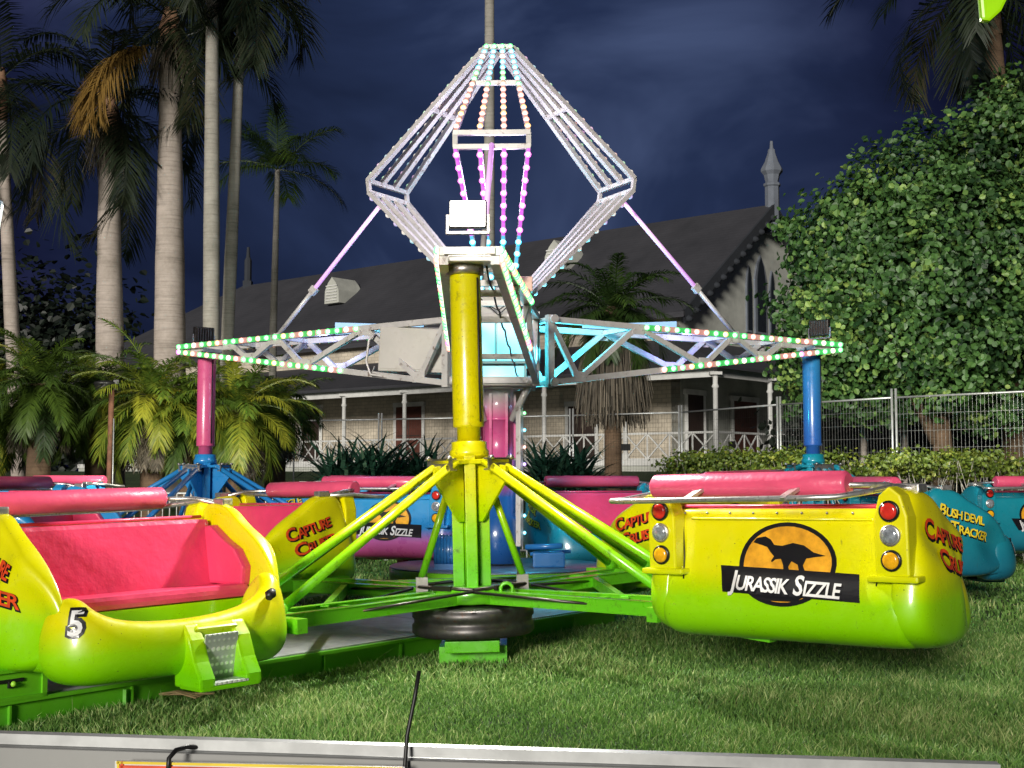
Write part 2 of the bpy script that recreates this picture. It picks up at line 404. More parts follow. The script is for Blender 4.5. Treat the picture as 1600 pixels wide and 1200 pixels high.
# ------------------------------------------------------------------ the ride cars
SIDE = [(-.46, 1.27), (-.30, 1.26), (-.17, 1.24), (-.07, 1.16), (.06, 1.09), (.20, 1.01), (.34, .88), (.42, .74), (.44, .60), (.38, .47), (.22, .39), (0, .365), (-.25, .37), (-.45, .40), (-.59, .48), (-.63, .60), (-.60, .74), (-.555, .92), (-.53, 1.10)]
def make_car(style):
    body, lab = {'lime': ('body_lime', None), 'blue': ('body_blue', None), 'teal': ('body_teal', None)}[style]
    root = empty('ride_car')
    # tub
    prof = [(-.46, 1.165), (-.50, 1.14), (-.505, 1.0), (-.52, .86), (-.56, .76), (-.61, .68), (-.635, .58), (-.61, .47), (-.52, .40), (-.38, .375), (.0, .37), (.42, .38), (.42, .42), (.05, .43), (-.28, .44), (-.34, .70), (-.40, 1.0), (-.42, 1.15)]
    m = MB(); xs = [-.70, -.66, -.5, -.25, 0, .25, .5, .66, .70]
    vs = []; n = len(prof)
    for x in xs:
        k = .94 if abs(x) > .69 else 1
        for (y, z) in prof: vs.append((x, -.1 + (y + .1) * k, .75 + (z - .75) * k))
    fs = [(i * n + j, i * n + (j + 1) % n, (i + 1) * n + (j + 1) % n, (i + 1) * n + j) for i in range(len(xs) - 1) for j in range(n)]
    fs += [tuple(range(n - 1, -1, -1)), tuple(range((len(xs) - 1) * n, len(xs) * n))]
    m.add(vs, fs, True)
    tub = m.build('tub', body, root, subsurf=2)
    # the recessed rear panel's raised rim
    m = MB(); m.tube([(-.52, -.512, 1.10), (.52, -.512, 1.10)], .008, 6); m.build('panel_rim', body, tub)
    m = MB()
    for i in range(9): m.dome((-.56 + i * .14, -.513, 1.135), .008, (0, -1, 0), 6)
    m.build('bolt_row', 'steel', tub)
    for q in (-1, 1): m = MB(); m.tube([(q * .575, -.515, 1.09), (q * .565, -.53, .88), (q * .55, -.578, .74)], .004, 5); m.build('seam', 'black', tub)
    # side panels
    sides = []
    for sgn in (-1, 1):
        m = MB(); c = Vector((-.08, .76)); vs = []; n = len(SIDE)
        lay = [(.625, .97), (.635, 1.0), (.70, 1.0), (.755, .955), (.79, .86), (.805, .6)]
        for x, s in lay:
            for (y, z) in SIDE:
                xx = x
                if y > .05: xx = .60 + (x - .60) * (1 - .75 * ((y - .05) / .39) ** 1.5)
                if z > 1.05: xx = .625 + (x - .625) * .62
                vs.append((sgn * xx, c.x + (y - c.x) * s, c.y + (z - c.y) * s))
        L = len(lay)
        fs = [(i * n + j, i * n + (j + 1) % n, (i + 1) * n + (j + 1) % n, (i + 1) * n + j) for i in range(L - 1) for j in range(n)]
        vs.append((sgn * .812, c.x, c.y)); vs.append((sgn * .625, c.x, c.y)); a = len(vs) - 2
        fs += [((L - 1) * n + j, (L - 1) * n + (j + 1) % n, a) for j in range(n)] + [(j, (j + 1) % n, a + 1) for j in range(n)]
        m.add(vs, fs, True)
        sides.append(m.build('side_panel', body, root, subsurf=2))
        # lamp tower
        m = MB()
        tw = [(-.085, .80), (.085, .80), (.085, 1.12), (.055, 1.235), (.0, 1.285), (-.055, 1.235), (-.085, 1.12)]
        M = Matrix.Translation((sgn * .655, -.50, 0)) @ Matrix.Rotation(R(90), 4, 'X')
        m.prism(tw, .125, M)
        m.box((sgn * .655, -.585, .785), (.26, .11, .035))
        tower = m.build('lamp_tower', body, root, bevel=.012)
        for zz, mt in ((1.15, 'lens_red'), (1.02, 'lens_clear'), (.885, 'lens_amber')):
            m = MB(); m.lathe([(.058, 0), (.058, .016), (.05, .02)], 24, (sgn * .655, -.624, zz), 'Y'); m.mi = 1
            m.lathe([(.047, .018), (.044, .026), (.03, .031), (.01, .033)], 24, (sgn * .655, -.624, zz), 'Y')
            m.build('lamp', ['chrome' if mt == 'lens_clear' else 'decal_black', mt], root)
    # front cowl
    path = [(-.56, .20), (-.575, .32), (-.575, .40), (-.55, .48), (-.48, .53), (-.32, .55), (0, .57), (.34, .56), (.49, .53), (.56, .48), (.60, .40), (.61, .32), (.60, .20)]
    tops = [.70, .80, .85, .83, .74, .655, .625, .64, .70, .77, .80, .78, .70]
    sec = [(-.30, .32), (-.06, .30), (.03, .335), (.085, .42), (.09, .52), (.045, None), (-.05, None), (-.095, -.03), (-.11, .46), (-.30, .45)]
    m = MB(); vs = []
    for i, (x, y) in enumerate(path):
        t = Vector(path[min(i + 1, len(path) - 1)]) - Vector(path[max(i - 1, 0)]); t.normalize(); nrm = Vector((t.y, -t.x))
        nrm = -nrm
        for (o, z) in sec:
            zz = tops[i] + (.012 if o == -.03 else 0) if z is None else (tops[i] + z if z < 0 else z)
            if z and z > 0 and z > tops[i] - .05: zz = tops[i] - .05
            q = Vector((x, y)) + nrm * o
            vs.append((q.x, q.y, zz))
    n = len(sec)
    fs = [(i * n + j, i * n + (j + 1) % n, (i + 1) * n + (j + 1) % n, (i + 1) * n + j) for i in range(len(path) - 1) for j in range(n)]
    fs += [tuple(range(n - 1, -1, -1)), tuple(range((len(path) - 1) * n, len(path) * n))]
    m.add(vs, fs, True); cowl = m.build('front_cowl', 'cowl_lime' if style == 'lime' else body, root, subsurf=2)
    m = MB(); m.box((0, .10, .43), (1.18, .70, .02)); m.build('floor_plate', 'plate_grey', root)
    # the step moulded into the cowl
    m = MB(); cx = -.10; K8 = .82
    for sx in (-1, 1):
        M = Matrix(((0, 0, 1, cx + sx * .135 - .045), (1, 0, 0, 0), (0, 1, 0, 0), (0, 0, 0, 1)))
        m.prism([(.52, .60), (.62, .60), (.69, .52), (.74, .40), (.80, .31), (.80, .25), (.52, .25)], .09, M)
    m.box((cx, .68, .255), (.35, .24, .03)); m.box((cx, .60, .565), (.25, .10, .07), (R(-25), 0, 0))
    step = m.build('step', 'cowl_lime' if style == 'lime' else body, root, bevel=.03)
    m = MB(); m.box((cx, .74, .278), (.19, .13, .012)); m.box((cx, .675, .41), (.19, .012, .27), (R(-12), 0, 0)); m.build('tread_plate', 'plate_grey', step)
    # oval grip hole in the inner corner of the cowl
    m = MB(); m.tube([(-.47 - .022 * i, .582 - .016 * i, .72 + .02 * i) for i in (-1, 0, 1)], [.02, .034, .02], 8); m.build('grip_hole', 'black', root)
    # upholstery
    m = MB(); m.box((0, -.345, .925), (1.2, .09, .47), (R(9), 0, 0), ch=.03); m.smooth = True
    m.build('backrest', 'vinyl_pink', root)
    m = MB(); m.box((0, -.15, .70), (1.22, .54, .085), (R(3), 0, 0), ch=.03); seat = m.build('seat', 'vinyl_pink', root)
    m = MB(); m.box((0, .08, .555), (1.22, .03, .22)); m.build('seat_front', body, root)
    for sgn in (-1, 1):
        m = MB(); pts = [(-.40, 1.10), (-.28, 1.12), (-.12, 1.03), (.02, .97), (.12, .86), (.10, .74), (-.40, .74)]
        M = Matrix(((0, 0, 1, sgn * .60 - .035), (1, 0, 0, 0), (0, 1, 0, 0), (0, 0, 0, 1)))
        m.prism(pts, .07, M); m.build('side_pad', 'vinyl_pink', root, bevel=.02)
    # edge piping along the top of the back
    m = MB(); m.tube([(-.6, -.44, 1.172), (.6, -.44, 1.172)], .012, 6); m.build('piping', 'vinyl_pink', root)
    # lap bar swung open over the back of the seat
    bar = MB()
    bar.tube([(.67, -.28, 1.25), (.63, -.46, 1.28), (.56, -.66, 1.255), (.46, -.82, 1.235), (.3, -.86, 1.23), (-.3, -.88, 1.225), (-.78, -.88, 1.22), (-.845, -.84, 1.22), (-.80, -.78, 1.225), (-.74, -.60, 1.25), (-.68, -.36, 1.25)], .017, 10)
    bar.tube([(.66, -.30, 1.25), (.60, -.5, 1.29), (.50, -.70, 1.295), (-.62, -.72, 1.295), (-.70, -.5, 1.28), (-.68, -.34, 1.25)], .016, 8)
    for x in (-.35, .2): bar.bar((x, -.88, 1.225), (x + .05, -.74, 1.30), .05, .02)
    for sgn in (-1, 1): bar.box((sgn * .67, -.29, 1.265), (.07, .12, .05), None, .01)
    lb = bar.build('lap_bar', 'chrome', root)
    m = MB(); r = .074
    m.tube([(.49, -.715, 1.30), (.475, -.715, 1.30), (.2, -.715, 1.302), (-.2, -.715, 1.302), (-.62, -.715, 1.30), (-.635, -.715, 1.30)], [r * .8, r, r * 1.02, r * .98, r, r * .8], 18)
    m.build('bar_cushion', 'pad_pink', lb)
    # emblem and lettering on the back
    bv = BVHTree.FromObject(tub, bpy.context.evaluated_depsgraph_get())
    emb = empty('emblem'); emb.parent = root
    O = (.03, -.6, .845); Rt = (1, 0, 0); Up = (0, 0, 1); k = .255
    V, Fc = disc2(k); decal('disc', V, Fc, 'orange_disc', emb, O, Rt, Up, bv, .003)
    V, Fc = ring2(k * .93, k * 1.03); decal('ring', V, Fc, 'decal_black', emb, O, Rt, Up, bv, .006)
    # plain walking dinosaur outline of our own
    dino = [(-.78, .42), (-.70, .54), (-.50, .58), (-.38, .50), (-.30, .36), (-.12, .34), (.12, .42), (.36, .36), (.58, .18), (.84, .10), (.60, .06), (.42, .02), (.36, -.16), (.44, -.34), (.30, -.34), (.24, -.14), (.10, -.06), (.04, -.20), (.10, -.36), (-.04, -.36), (-.08, -.16), (-.14, .0), (-.26, -.02), (-.34, -.10), (-.36, -.06), (-.30, .06), (-.38, .16), (-.46, .30), (-.56, .34)]
    V = [(x * k * .95, y * k * .95 + .03) for x, y in dino]; decal('silhouette', V, [tuple(range(len(V)))], 'decal_black', emb, O, Rt, Up, bv, .006)
    V = [(x * k, y * k) for x, y in [(-.55, -.80), (-.48, -.66), (-.4, -.76), (-.3, -.64), (-.2, -.76), (-.1, -.66), (.0, -.75), (.12, -.63), (.2, -.76), (.32, -.66), (.42, -.76), (.55, -.72), (.3, -.9), (-.3, -.9)]]
    decal('treeline', V, [tuple(range(len(V)))], 'decal_black', emb, O, Rt, Up, bv, .006)
    V = [(-.46, -.045), (.44, -.045), (.40, -.20), (-.42, -.20)]; V = [(-.45, -.02), (.47, -.05), (.50, -.215), (-.40, -.185)]
    decal('banner', V, [(0, 1, 2, 3)], 'decal_black', emb, O, Rt, Up, bv, .008)
    V, Fc, w = text_line([('J', .165), ('URASSIK', .125), (' ', .1), ('S', .165), ('IZZLE', .125)], .022, 0, .05, .86)
    s = .74 / w; V = [(x * s - .36, y * 1.0 - .165 - .032 * (x * s) / .74) for x, y in V]
    decal('lettering', V, Fc, 'decal_white', emb, O, Rt, Up, bv, .011, .04)
    # lettering on both sides
    word = {'lime': (('C', 'APTURE', 'C', 'RUISER'), 'decal_red'), 'blue': (('J', 'UNGLE', 'E', 'XPLORER'), 'decal_yellow'), 'teal': (('B', 'USH DEVIL', 'T', 'RACKER'), 'decal_yellow')}[style]
    for sgn, sd in ((-1, sides[0]), (1, sides[1])):
        bv = BVHTree.FromObject(sd, bpy.context.evaluated_depsgraph_get())
        Rt = (0, 1 * sgn, 0); O = (sgn * .8, -.06, .90)
        (a, b2, c2, d2), colm = word
        for k2, (l1, l2, dy, dx) in enumerate(((a, b2, .02, -.29), (c2, d2, -.13, -.20))):
            for off, bold, mt, ex in ((.004, .07, 'decal_black', .007), (.009, .02, colm, 0)):
                V, Fc, w = text_line([(l1, .19), (l2, .145)], bold, 0, .02, .84)
                W = .50 if k2 == 0 else .46
                s = W / w
                V = [(x * s + dx * sgn if sgn > 0 else x * s + dx, y * .82) for x, y in V]
                V = [(x + ex, y - ex) for x, y in V]
                V = [(x + .06 if sgn < 0 else x - .07, y) for x, y in V]
                V = shift(V, 0, dy, R(-14 if sgn > 0 else 14))
                decal('side_lettering', V, Fc, mt, sd, O, Rt, (0, 0, 1), bv, off, .05)
    for o in [x for x in COL.objects if x.type == 'MESH' and (x.parent == root or (x.parent and x.parent.parent == root))]:
        nn = o.name.split('.')[0]
        if nn in ('lamp',):
            cx = sum(v.co.x for v in o.data.vertices) / len(o.data.vertices)
            for v in o.data.vertices: v.co.x += cx * .12
        elif nn in ('disc', 'ring', 'silhouette', 'treeline', 'banner', 'lettering'):
            f = 1.18 if nn in ('disc', 'ring', 'silhouette', 'treeline') else .96
            for v in o.data.vertices: v.co.x = .03 + (v.co.x - .03) * f + .03; v.co.z = .845 + (v.co.z - .845) * .9
        else:
            for v in o.data.vertices: v.co.x *= 1.12
        o.data.update()
    return root, cowl, sides
def add_number(root, cowl, ch):
    dg = bpy.context.evaluated_depsgraph_get(); dg.update(); bv = BVHTree.FromObject(cowl, dg)
    for off, bold, mt in ((.004, .09, 'decal_black'), (.009, .01, 'decal_white')):
        V, Fc, w = text_line([(ch, .19)], bold)
        d = Vector((-.62, .78, 0)).normalized()
        decal('number', [(x - w / 2, y) for x, y in V], Fc, mt, root, (.575 * WX, .50, .60), d, (0, 0, 1), bv, off, .05)

WX = 1.12
SPY = Vector((-.285, 9.6, 0)); SPB = Vector((-4.05, 16.64, 0)); SPT = Vector((3.91, 16.36, 0))
RC = 2.86
def place(o, sp, ang, tilt, r=RC, extra=0):
    T = Matrix.Translation(sp) @ tilt @ Matrix.Rotation(R(ang), 4, 'Z') @ Matrix.Translation((r, 0, 0)) @ Matrix.Rotation(0, 4, 'Z')
    # car local: X outward, Y heading
    l, q, s = T.decompose(); o.location = l; o.rotation_euler = q.to_euler()
TILT_Y = Matrix.Rotation(R(-1.5), 4, 'Y'); TILT_0 = Matrix.Identity(4)
ORIENT = {}
def cluster_cars(style, sp, base, tilt, labels, numbers, skip=(), jog={}):
    proto, cowl, sides = make_car(style)
    cars = []
    for i, lab in enumerate(labels):
        if i in skip: continue
        c = proto if not cars else copy_tree(proto)
        cars.append((i, c))
    for i, c in cars:
        place(c, sp, base + 90 * i + jog.get(i, 0), tilt, RC + (-.13 if i in jog and i == 3 else 0))
        tag(c, labels[i], 'ride car', 'cars of the %s spinner' % {'lime': 'lime and yellow', 'blue': 'blue and pink', 'teal': 'teal'}[style])
        if i in numbers:
            cw = [x for x in COL.objects if x.parent == c and x.name.startswith('front_cowl')][0]
            add_number(c, cowl, numbers[i])
            if numbers[i] == '5': cw2 = [x for x in COL.objects if x.parent == c and x.name.startswith('lap_bar')][0]; cw2.scale = (-1, 1, 1)
cluster_cars('lime', SPY, -42, TILT_Y, [
    'large yellow and lime ride car at right showing emblem and tail lamps',
    'yellow and lime ride car mostly hidden behind the large one with tail lamps',
    'yellow and lime ride car behind the long braces, its side lettering facing us',
    'yellow and lime ride car numbered 5 at left with open pink bench'], {3: '5'}, jog={0: 2, 3: -3})
cluster_cars('blue', SPB, -20, TILT_0, [
    'blue and pink ride car with emblem, its back to us behind the yellow braces',
    'blue and pink ride car farthest back beside the pink post',
    'blue and pink ride car at the far left with its bench towards us',
    'blue ride car nearest of its group, seen over the pink bench of car 5'], {})
cluster_cars('teal', SPT, -78, TILT_0, [
    'dark teal ride car numbered 1 with side lettering towards us',
    'teal ride car at the right edge showing its back emblem',
    'teal ride car farthest back behind the blue post',
    'teal ride car left of its post with a bright pink bench facing us'], {0: '1'})

# ------------------------------------------------------------------ spinner frames
def make_spinner(fr, post, label, tilt, sp, base, group='spinner frames hanging from the three arms'):
    root = empty('spinner_frame', sp, (0, 0, 0), label, 'ride frame', group)
    l, q, s = (Matrix.Translation(sp) @ tilt).decompose(); root.rotation_euler = q.to_euler()
    b0 = R(base)
    def pol(r, a, z, off=0):
        return Vector((r * cos(a) - off * sin(a), r * sin(a) + off * cos(a), z))
    # post
    m = MB(); m.lathe([(.09, 1.60), (.09, 1.76), (.118, 1.765), (.119, 1.78), (.119, 2.93), (.112, 2.94)], 40); pt = m.build('post', post, root)
    m = MB(); m.tube([(.095, -.085, 1.80), (.093, -.087, 2.2), (.097, -.083, 2.9)], .008, 6); m.build('cable', 'black', pt)
    m = MB(); m.lathe([(.128, 2.93), (.145, 2.94), (.145, 3.0), (.1, 3.01), (.1, 3.04)], 32); m.build('bearing', 'steel', pt)
    # column
    m = MB()
    for k in range(4):
        a = b0 + pi / 4 + k * pi / 2
        c = pol(.10, a, 1.03); m.box(c, (.085, .085, 1.10), (0, 0, a), .008)
    m.lathe([(.06, .45), (.06, 1.6)], 16)
    m.build('column', fr, root)
    m = MB(); m.lathe([(.10, 1.66), (.135, 1.65), (.135, 1.60), (.15, 1.58), (.15, 1.545), (.13, 1.54), (.11, 1.50)], 24)
    for k in range(4):
        a = b0 + k * pi / 2
        m.box(pol(.20, a, 1.50), (.24, .20, .035), (0, 0, a), .006)
        m.box(pol(.22, a, 1.44), (.18, .03, .16), (0, 0, a), .006)
        # gusset
        M = Matrix.Translation(pol(.08, a, 0)) @ Matrix.Rotation(a, 4, 'Z') @ Matrix.Rotation(R(90), 4, 'X') @ Matrix.Translation((0, 0, -.012))
        m.prism([(0, 1.52), (.30, 1.46), (.30, 1.36), (.05, 1.05), (0, 1.05)], .024, M)
    col = m.build('collar', fr, root)
    for k in (0, 1, 2, 3):
        m = MB()
        a = b0 + pi + k * pi / 2
        for o in (-.11, .11): m.lathe([(.022, 0), (.022, .02), (.012, .03)], 8, pol(.33, a, 1.515, o)); 
        m.bar(pol(.30, a, 1.52, -.14), pol(.30, a, 1.52, .14), .04, .012); m.bar(pol(.30, a, 1.44, -.14), pol(.30, a, 1.44, .14), .04, .012); m.bar(pol(.315, a, 1.48, -.13), pol(.315, a, 1.48, .13), .01, .09)
        m.build('clamp', 'steel', root)
    for k in range(4):
        a = b0 + k * pi / 2
        for o in (-1, 1):
            m = MB(); m.tube([pol(.22, a, 1.50, .07 * o), pol(2.0, a, .56, .20 * o)], .033, 12); m.tube([pol(1.93, a, .60, .195 * o), pol(2.03, a, .54, .205 * o)], .04, 10)
            m.build('brace', fr, root)
        m = MB()
        for o in (-1, 1):
            m.bar(pol(.12, a, .50, .10 * o), pol(2.02, a, .50, .16 * o), .035, .085)
            m.bar(pol(.12, a, .544, .10 * o), pol(2.02, a, .544, .16 * o), .07, .006)
            m.bar(pol(.12, a, .456, .10 * o), pol(2.02, a, .456, .16 * o), .07, .006)
        for rr in (.6, 1.2, 1.7): m.bar(pol(rr, a, .50, -.13), pol(rr, a, .50, .13), .05, .06)
        m.bar(pol(1.98, a, .50, -.45), pol(1.98, a, .50, .45), .08, .09)
        for o in (-1, 1): m.box(pol(2.0, a, .55, .2 * o), (.10, .06, .12), (0, 0, a))
        # box girder under the neighbouring car
        m.bar(pol(2.02, a, .46, -.3), pol(2.75, a, .40, -.3), .08, .06); m.bar(pol(2.02, a, .46, .3), pol(2.75, a, .40, .3), .08, .06)
        m.build('radial_beam', fr, root)
        a2 = a + pi / 4
        if k != 3:
            m = MB(); m.tube([pol(.13, a2, 1.40), pol(.38, a2, .64)], .028, 10); m.build('short_strut', fr, root)
            m = MB(); m.box(pol(.38, a2, .58), (.09, .05, .12), (0, 0, a2)); m.lathe([(.02, 0), (.02, .07)], 8, pol(.36, a2, .63)); m.build('strut_foot', 'steel', root)
        # tie frame between two beams
        if k != 3:
            m = MB(); m.bar(pol(1.4, a, .50, .05), pol(1.4, a + pi / 2, .50, -.05), .05, .08); m.build('tie_beam', fr, root)
        m = MB(); m.tube([pol(.45, a2 , .56), pol(1.3, a + .1, .50)], .011, 6); m.tube([pol(.45, a2, .555), pol(1.3, a + pi / 2 - .1, .50)], .011, 6)
        m.tube([pol(.42, a2, .57), pol(.42, a2 + pi / 2, .57)], .014, 6); m.bar(pol(.34, a2 + .5, .57), pol(.32, a2 + 1.05, .57), .03, .035)
        m.build('tie_rod', 'dark_metal', root)
    m = MB(); m.lathe([(.12, .57), (.30, .567), (.32, .56), (.32, .46), (.15, .43)], 28); m.build('hub_plate', fr, root)
    m = MB(); m.lathe([(.10, .43), (.42, .425), (.455, .41), (.46, .35), (.445, .335), (.445, .305), (.46, .29), (.46, .235), (.44, .215), (.1, .21)], 56); m.build('drum', 'wheel_metal', root)
    m = MB(); m.box((0, -.22, .155), (.40, .28, .085), None, .008); m.box((0, 0, .16), (.16, .5, .08)); m.box((0, 0, .07), (.5, .4, .14)); m.build('skid_block', fr, root)
    # lifting eye
    m = MB(); m.tube([Vector((.26 + .045 * cos(t), -.30, .56 + .045 * sin(t))) for t in np.linspace(0, 2 * pi, 14)[:-1]], .014, 8, closed=True); m.box((.26, -.30, .505), (.05, .03, .03)); m.build('lifting_eye', fr, root)
    return root
make_spinner('frame_lime', 'post_yellow', 'yellow and lime braced spinner frame on the thick yellow post in front', TILT_Y, SPY, -42)
make_spinner('frame_blue', 'post_pink', 'blue braced spinner frame with a pink post at left', TILT_0, SPB, -20)
make_spinner('frame_teal', 'post_blue', 'teal spinner frame with a bright blue post at right', TILT_0, SPT, -78)

# ------------------------------------------------------------------ ride centre
HUB = Vector((-.15, 14.2, 0))
rc = empty('ride_centre', HUB, (0, 0, 0), 'white lit ride centre with three truss arms and a tall diamond crown of bulbs', 'fairground ride')
m = MB(); m.lathe([(.05, .40), (.24, .41), (.24, .9), (.19, .93), (.19, 1.55), (.165, 1.56), (.165, 2.0), (.172, 2.0), (.172, 2.03), (.165, 2.03), (.165, 2.36), (.3, 2.37)], 40)
for k in range(6):
    a = k * pi / 3; m.bar((.18 * cos(a), .18 * sin(a), 1.58), (.18 * cos(a), .18 * sin(a), 2.3), .03, .03)
mast = m.build('mast', 'mast_paint', rc)
m = MB(); m.lathe([(.1, .05), (1.15, .05), (1.2, .08), (1.22, .30), (1.22, .37)], 64); plat = m.build('platform', 'deck_green', rc)
m = MB(); m.lathe([(.1, .372), (1.21, .372), (1.215, .378), (1.2, .388), (.1, .388)], 64); m.build('platform_plate', 'plate_disc', plat)
m = MB(); m.lathe([(.17, 0), (.17, .34), (.12, .36)], 24, (-.68, -.62, .58), 'X'); m.box((-.52, -.62, .42), (.3, .3, .06)); 
for i in range(9): m.lathe([(.177, 0), (.177, .012)], 24, (-.66 + .035 * i, -.62, .58), 'X')
m.build('motor', 'frame_blue', rc)
m = MB(); m.box((.55, -.35, .47), (.35, .3, .16), None, .02); m.tube([(.3, -.3, .6), (.7, -.4, .62)], .03, 8); m.tube([(.35, -.2, .52), (.8, -.2, .55)], .02, 8); m.build('gearbox', 'frame_blue', rc)
for a, in ((-30,), (205,), (90,)):
    m = MB(); c = Vector((.27 * cos(R(a)), .27 * sin(R(a)), 0)); m.box(c + Vector((0, 0, 1.4)), (.06, .07, 1.6), (0, 0, R(a)), .006)
    ch = m.build('light_channel', 'white_steel', rc)
    for i, cc in enumerate(['cyan', 'cyan', 'white', 'cyan', 'violet', 'warm', 'cyan', 'green']):
        m = MB(); m.dome(c * 1.14 + Vector((.02, 0, .75 + i * .19)), .022, c); m.build('bulb', 'bulb_' + cc, ch)
for k in range(3):
    a = R(148 + 60 + 120 * k); m = MB(); m.tube([(.17 * cos(a), .17 * sin(a), 2.0), (.42 * cos(a), .42 * sin(a), 2.42)], .04, 10); m.build('knee_brace', 'white_steel', rc)
# hub housing
m = MB(); m.box((0, 0, 2.42), (.84, .84, .10), None, .01); m.box((0, 0, 2.52), (.62, .62, .16), None, .01); m.box((0, 0, 2.86), (.68, .68, .48), None, .015); m.box((0, 0, 3.135), (.9, .9, .07), None, .01); m.box((0, 0, 3.28), (.5, .5, .22), None, .01)
m.box((0, 0, 3.44), (.66, .66, .06), None, .01); m.build('hub_housing', 'beige_steel', rc)
m = MB(); m.box((.17, -.36, 2.86), (.36, .02, .42)); m.box((-.17, -.36, 2.86), (.26, .02, .42)); m.box((0, -.322, 2.53), (.56, .02, .12)); m.build('lit_panel', 'cyan_lamp', rc)
m = MB(); m.box((.30, -.2, 3.52), (.16, .12, .17), None, .01); m.build('junction_box', 'peach', rc)
m = MB()
for i in range(3): m.tube([(-.25, -.25, 3.3 + .05 * i), (0, -.5, 3.24 - .05 * i), (.32, -.35, 3.45)], .008, 6)
m.build('cable', 'black', rc)
PALS = {'g': 'green', 'c': 'cyan', 'p': 'pink', 'w': 'warm', 'W': 'white', 'a': 'amber', 'v': 'violet'}
ARMA = [268, 148, 28]
nb = 0
def bulbrow(parent, pts, d, r, cols, lit, rest):
    """separate bulbs while fewer than the limit, otherwise gathered per colour"""
    global nb
    for p, c in zip(pts, cols):
        key = ('bulb_' if lit else 'dim_') + PALS[c]
        if rest is None:
            m = MB(); m.dome(p, r, d, 8, .9); m.build('bulb', key, parent)
        else:
            rest.mi = rest.keys.setdefault(key, len(rest.keys)); rest.dome(p, r, d, 7, .9)
def make_arm(k):
    ang = ARMA[k]
    W = lambda x: .43 - (x - .42) / 4.4 * .235
    ZT = lambda x: 3.13 - (x - .42) * .012; ZB = lambda x: 2.42 + (x - .42) / 4.4 * .58
    X0, X1 = .42, 4.86
    m = MB(); t = .066
    nd = [(.42, 't'), (.80, 'b'), (1.63, 't'), (2.62, 'b'), (3.09, 't'), (3.57, 'b'), (3.95, 't')]
    for s in (-1, 1):
        top = lambda x: (x, s * W(x), ZT(x)); bot = lambda x: (x, s * W(x), ZB(x))
        m.bar(top(X0), top(X1), t, t); m.bar(bot(X0), bot(X1), t, t); m.bar((X0, s * W(X0), ZB(X0) - .05), (X0, s * W(X0), ZT(X0) + .05), t * 1.2, t * 1.2, (1, 0, 0))
        for (a, ka), (b, kb) in zip(nd[:-1], nd[1:]):
            pa = top(a) if ka == 't' else bot(a); pb = top(b) if kb == 't' else bot(b)
            m.bar(pa, pb, t * .8, t * .95)
        for x in (X0 + .02,):
            m.lathe([(.05, 0), (.05, .06)], 12, (x, s * W(x) - .03, ZT(x)), 'Y'); m.lathe([(.05, 0), (.05, .06)], 12, (x, s * W(x) - .03, ZB(x)), 'Y')
    for s in (-1, 1):
        for xx, kk in nd[1:]:
            zz = ZT(xx) - .03 if kk == 't' else ZB(xx) + .03
            m.box((xx, s * (W(xx) + .030), zz), (.17, .012, .12), None, .003)
            for q in (-.05, .05): m.lathe([(.011, 0), (.011, .008)], 6, (xx + q, s * (W(xx) + .036) + (.0 if s < 0 else .008), zz), 'Y')
    for x in (X0, 1.63, 3.09, 3.95, X1):
        m.bar((x, -W(x), ZT(x)), (x, W(x), ZT(x)), t * .8, t * .8); 
        if x < 4: m.bar((x, -W(x), ZB(x)), (x, W(x), ZB(x)), t * .8, t * .8)
    m.box((4.66, 0, 3.03), (.32, .36, .05), None, .008)
    arm = m.build('arm', 'white_steel', rc); arm.rotation_euler = (0, 0, R(ang))
    cm = MB(); cp = []
    for i in range(25):
        xx = .5 + 4.1 * i / 24; cp.append((xx, W(xx) * .55, ZB(xx) + .04 - .05 * abs(sin(i * .78))))
    cm.tube(cp, .009, 6); cm.build('cable', 'black', arm)
    # bulbs on the outer run of each chord
    rest = MB(); rest.keys = {}
    pat_t = 'gWgggwwgaggwgwggawgWgga'; pat_b = 'wwpwggWgggwggagwggwWggwg'
    for s in (-1, 1):
        for fz, pat, off in ((ZT, pat_t, 0), (ZB, pat_b, 5)):
            x0 = 1.75 if fz is ZT else 2.0
            n = 22 if k else 26
            xs = [x0 + (4.88 - x0) * i / (n - 1) for i in range(n)]
            pts = [Vector((x, s * (W(x) + .044), fz(x))) for x in xs]
            cols = [pat[(i + off * k) % len(pat)] for i in range(n)]
            if k == 0: # the arm coming at us: bulbs almost touch
                pass
            bulbrow(arm, pts, (0, s, 0), .036, cols, True, rest)
    o = rest.build('bulb_run', list(rest.keys), arm)
    o['kind'] = 'stuff'
    if k == 0:
        pass
    for s in (-1, 1):  # emissive strips behind the bulbs, imitating their coloured halos on the chords
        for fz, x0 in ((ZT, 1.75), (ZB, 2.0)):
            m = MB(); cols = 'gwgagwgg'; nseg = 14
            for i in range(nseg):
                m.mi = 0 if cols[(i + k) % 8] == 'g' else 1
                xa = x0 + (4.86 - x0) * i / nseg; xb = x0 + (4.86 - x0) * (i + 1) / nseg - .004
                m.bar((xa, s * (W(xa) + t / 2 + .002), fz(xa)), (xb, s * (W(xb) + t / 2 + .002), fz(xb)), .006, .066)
            m.build('halo_strip', ['strip_green', 'strip_warm'], arm)
